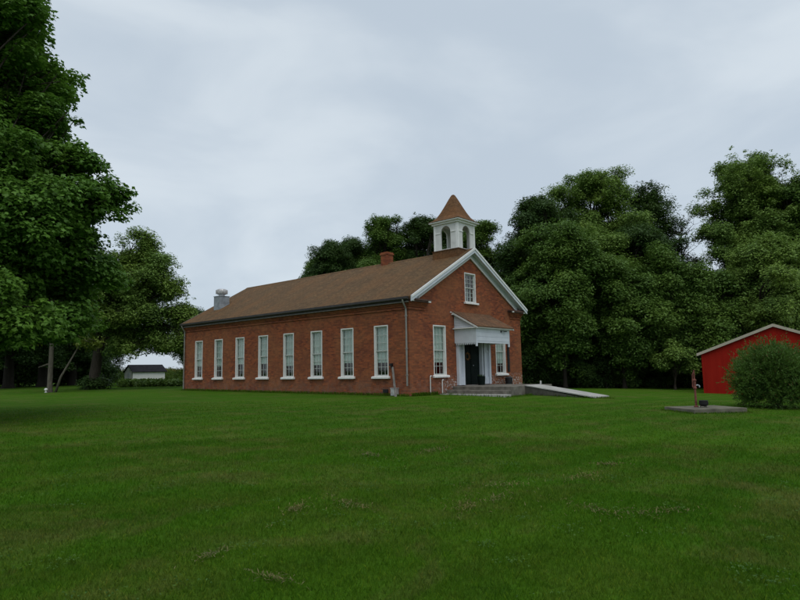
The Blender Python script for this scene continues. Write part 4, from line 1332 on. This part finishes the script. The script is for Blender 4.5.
# ------------------------------------------------------------------ grass blades
rng = np.random.default_rng(33)
def sector(d0, d1, dens, half=R(46)):
    area = half*(d1*d1-d0*d0)
    n = int(area*dens)
    d = np.sqrt(rng.uniform(d0*d0, d1*d1, n)); a = YAW+rng.uniform(-half, half, n)
    return CAM[0]+d*np.sin(a), CAM[1]+d*np.cos(a)
GV = []; GF = []; off = 0
for d0, d1, dens, h0, h1, w in ((3.2, 5.5, 4600, .016, .042, .0036), (5.5, 8, 2900, .016, .042, .005), (8, 13, 1300, .018, .044, .0075),
                                (13, 27, 360, .018, .046, .013)):
    xx, yy = sector(d0, d1, dens)
    if d0 == 13:                          # thins out with distance, no hard edge
        dd = np.hypot(xx-CAM[0], yy-CAM[1]); kp = rng.uniform(size=len(dd)) < np.clip((27-dd)/13, 0, 1)**.8
        xx, yy = xx[kp], yy[kp]
    inside = ~((xx > -.05) & (yy > -.05)) & ~((np.abs(xx-SX) < 1.2) & (np.abs(yy-SY) < 1.2) & (((xx-SX)*math.cos(-YAW+R(10))+(yy-SY)*math.sin(-YAW+R(10)))**2 < 1.3) & ((-(xx-SX)*math.sin(-YAW+R(10))+(yy-SY)*math.cos(-YAW+R(10)))**2 < .56))
    inside &= ~((xx > 1.9) & (xx < 7) & (yy > -3.8)) & ~((xx > 4.3) & (xx < 6) & (yy > -8) & (yy < -3))
    xx, yy = xx[inside], yy[inside]
    V, F = blades(0, (xx, yy), h0, h1, w, rng, .8)
    GV.append(V); GF.append(F+off); off += len(V)
# longer fringe the mower missed: along the walls, the slab and the bush
def fringe(x0, y0, x1, y1, n, spread, h0, h1):
    global off
    t = rng.uniform(0, 1, n); s = np.abs(rng.normal(size=n))*spread
    nx_, ny_ = (y1-y0), -(x1-x0); q_ = math.hypot(nx_, ny_); nx_ /= q_; ny_ /= q_
    V, F = blades(0, (x0+(x1-x0)*t+nx_*s, y0+(y1-y0)*t+ny_*s), h0, h1, .014, rng, .6)
    GV.append(V); GF.append(F+off); off += len(V)
fringe(-.05, -.05, -.05, BL, 4200, -.12, .06, .16)
fringe(0, -.06, 1.9, -.06, 700, .1, .06, .2)
fringe(1.92, -.2, 1.92, -3.8, 500, -.1, .05, .12)
fringe(4.3, -3.9, 4.3, -7.6, 500, -.1, .05, .12)
ca_, sa_ = math.cos(-YAW+R(10)), math.sin(-YAW+R(10))
cor_ = [(SX+u*ca_-v*sa_, SY+u*sa_+v*ca_) for u, v in ((-.92, -.77), (.92, -.77), (.92, .77), (-.92, .77))]
for k in range(4):
    fringe(*cor_[k], *cor_[(k+1) % 4], 380, .07, .03, .075)
fringe(4.2, -3.5, 4.2, -6.9, 500, -.08, .05, .12)
fringe(1.9, -3.8, 4.2, -3.8, 300, .08, .05, .11)
tag(link('grass', np_mesh('grass', np.concatenate(GV), np.concatenate(GF), MT['blade'])), 'short mown grass blades covering the lawn', 'grass', kind='stuff')
# dry clippings left in small heaps and thin drifts
CV = []; CF = []; off = 0
heaps = [(275, 578, .13), (212, 557, .12), (295, 512, .18), (350, 507, .3), (602, 465, .2), (575, 477, .3), (487, 500, .35),
         (460, 507, .3), (640, 510, .4), (585, 508, .3), (368, 460, .4), (500, 486, .4), (430, 455, .4)]
for hx, hy, hr in heaps:
    dpt = 1.55*600/max(20, hy-hor(hx))
    X0, Y0 = spot(hx, dpt)
    n = int(150*(hr/.2)*(.5 if hr > .2 else 1.0))
    ang = rng.uniform(0, 6.28)
    u = rng.standard_t(2.5, size=n)*hr*.6; v_ = rng.standard_t(2.5, size=n)*hr*.2
    kp = (np.abs(u) < 5*hr) & (np.abs(v_) < 3*hr); u, v_ = u[kp], v_[kp]; n = len(u)
    xx = X0+u*math.cos(ang)-v_*math.sin(ang); yy = Y0+u*math.sin(ang)+v_*math.cos(ang)
    zz = gh(xx, yy)+.028+np.abs(rng.normal(size=n))*.012
    a = rng.uniform(0, 6.28, n); L_ = rng.uniform(.010, .030, n); w_ = .0022+.0003*dpt
    tz_ = rng.normal(size=n)*.012
    dx, dy = np.cos(a)*L_, np.sin(a)*L_; ex, ey = -np.sin(a)*w_, np.cos(a)*w_
    V = np.stack([np.stack([xx-dx, yy-dy, zz-tz_], 1), np.stack([xx+ex, yy+ey, zz+.004], 1), np.stack([xx+dx, yy+dy, zz+tz_], 1), np.stack([xx-ex, yy-ey, zz+.004], 1)], 1).reshape(-1, 3)
    CV.append(V); CF.append(np.arange(len(V)).reshape(-1, 4)+off); off += len(V)
tag(link('grass_clippings', np_mesh('grass_clippings', np.concatenate(CV), np.concatenate(CF), MT['clip'])), 'dry tan grass clippings lying in small heaps on the lawn', 'clippings', kind='stuff')
# clover and plantain leaves among the blades near the viewpoint
rng = np.random.default_rng(44)
xx, yy = sector(3.3, 10, 1.5)
KC = []
for x, y in zip(xx, yy):
    m_ = rng.integers(8, 30); sp_ = rng.uniform(.04, .16)
    px_ = x+rng.normal(size=m_)*sp_; py_ = y+rng.normal(size=m_)*sp_
    KC.append(np.stack([px_, py_, gh(px_, py_)+rng.uniform(.03, .055, m_)], 1))
KC = np.concatenate(KC)
Vk, Fk = leaves(KC, np.full(len(KC), .012), 3, .017, rng, flat=.3, upb=1.2)
tag(link('clover', np_mesh('clover', Vk, Fk, MT['clover'])), 'small clover leaves scattered among the near grass', 'clover', kind='stuff')
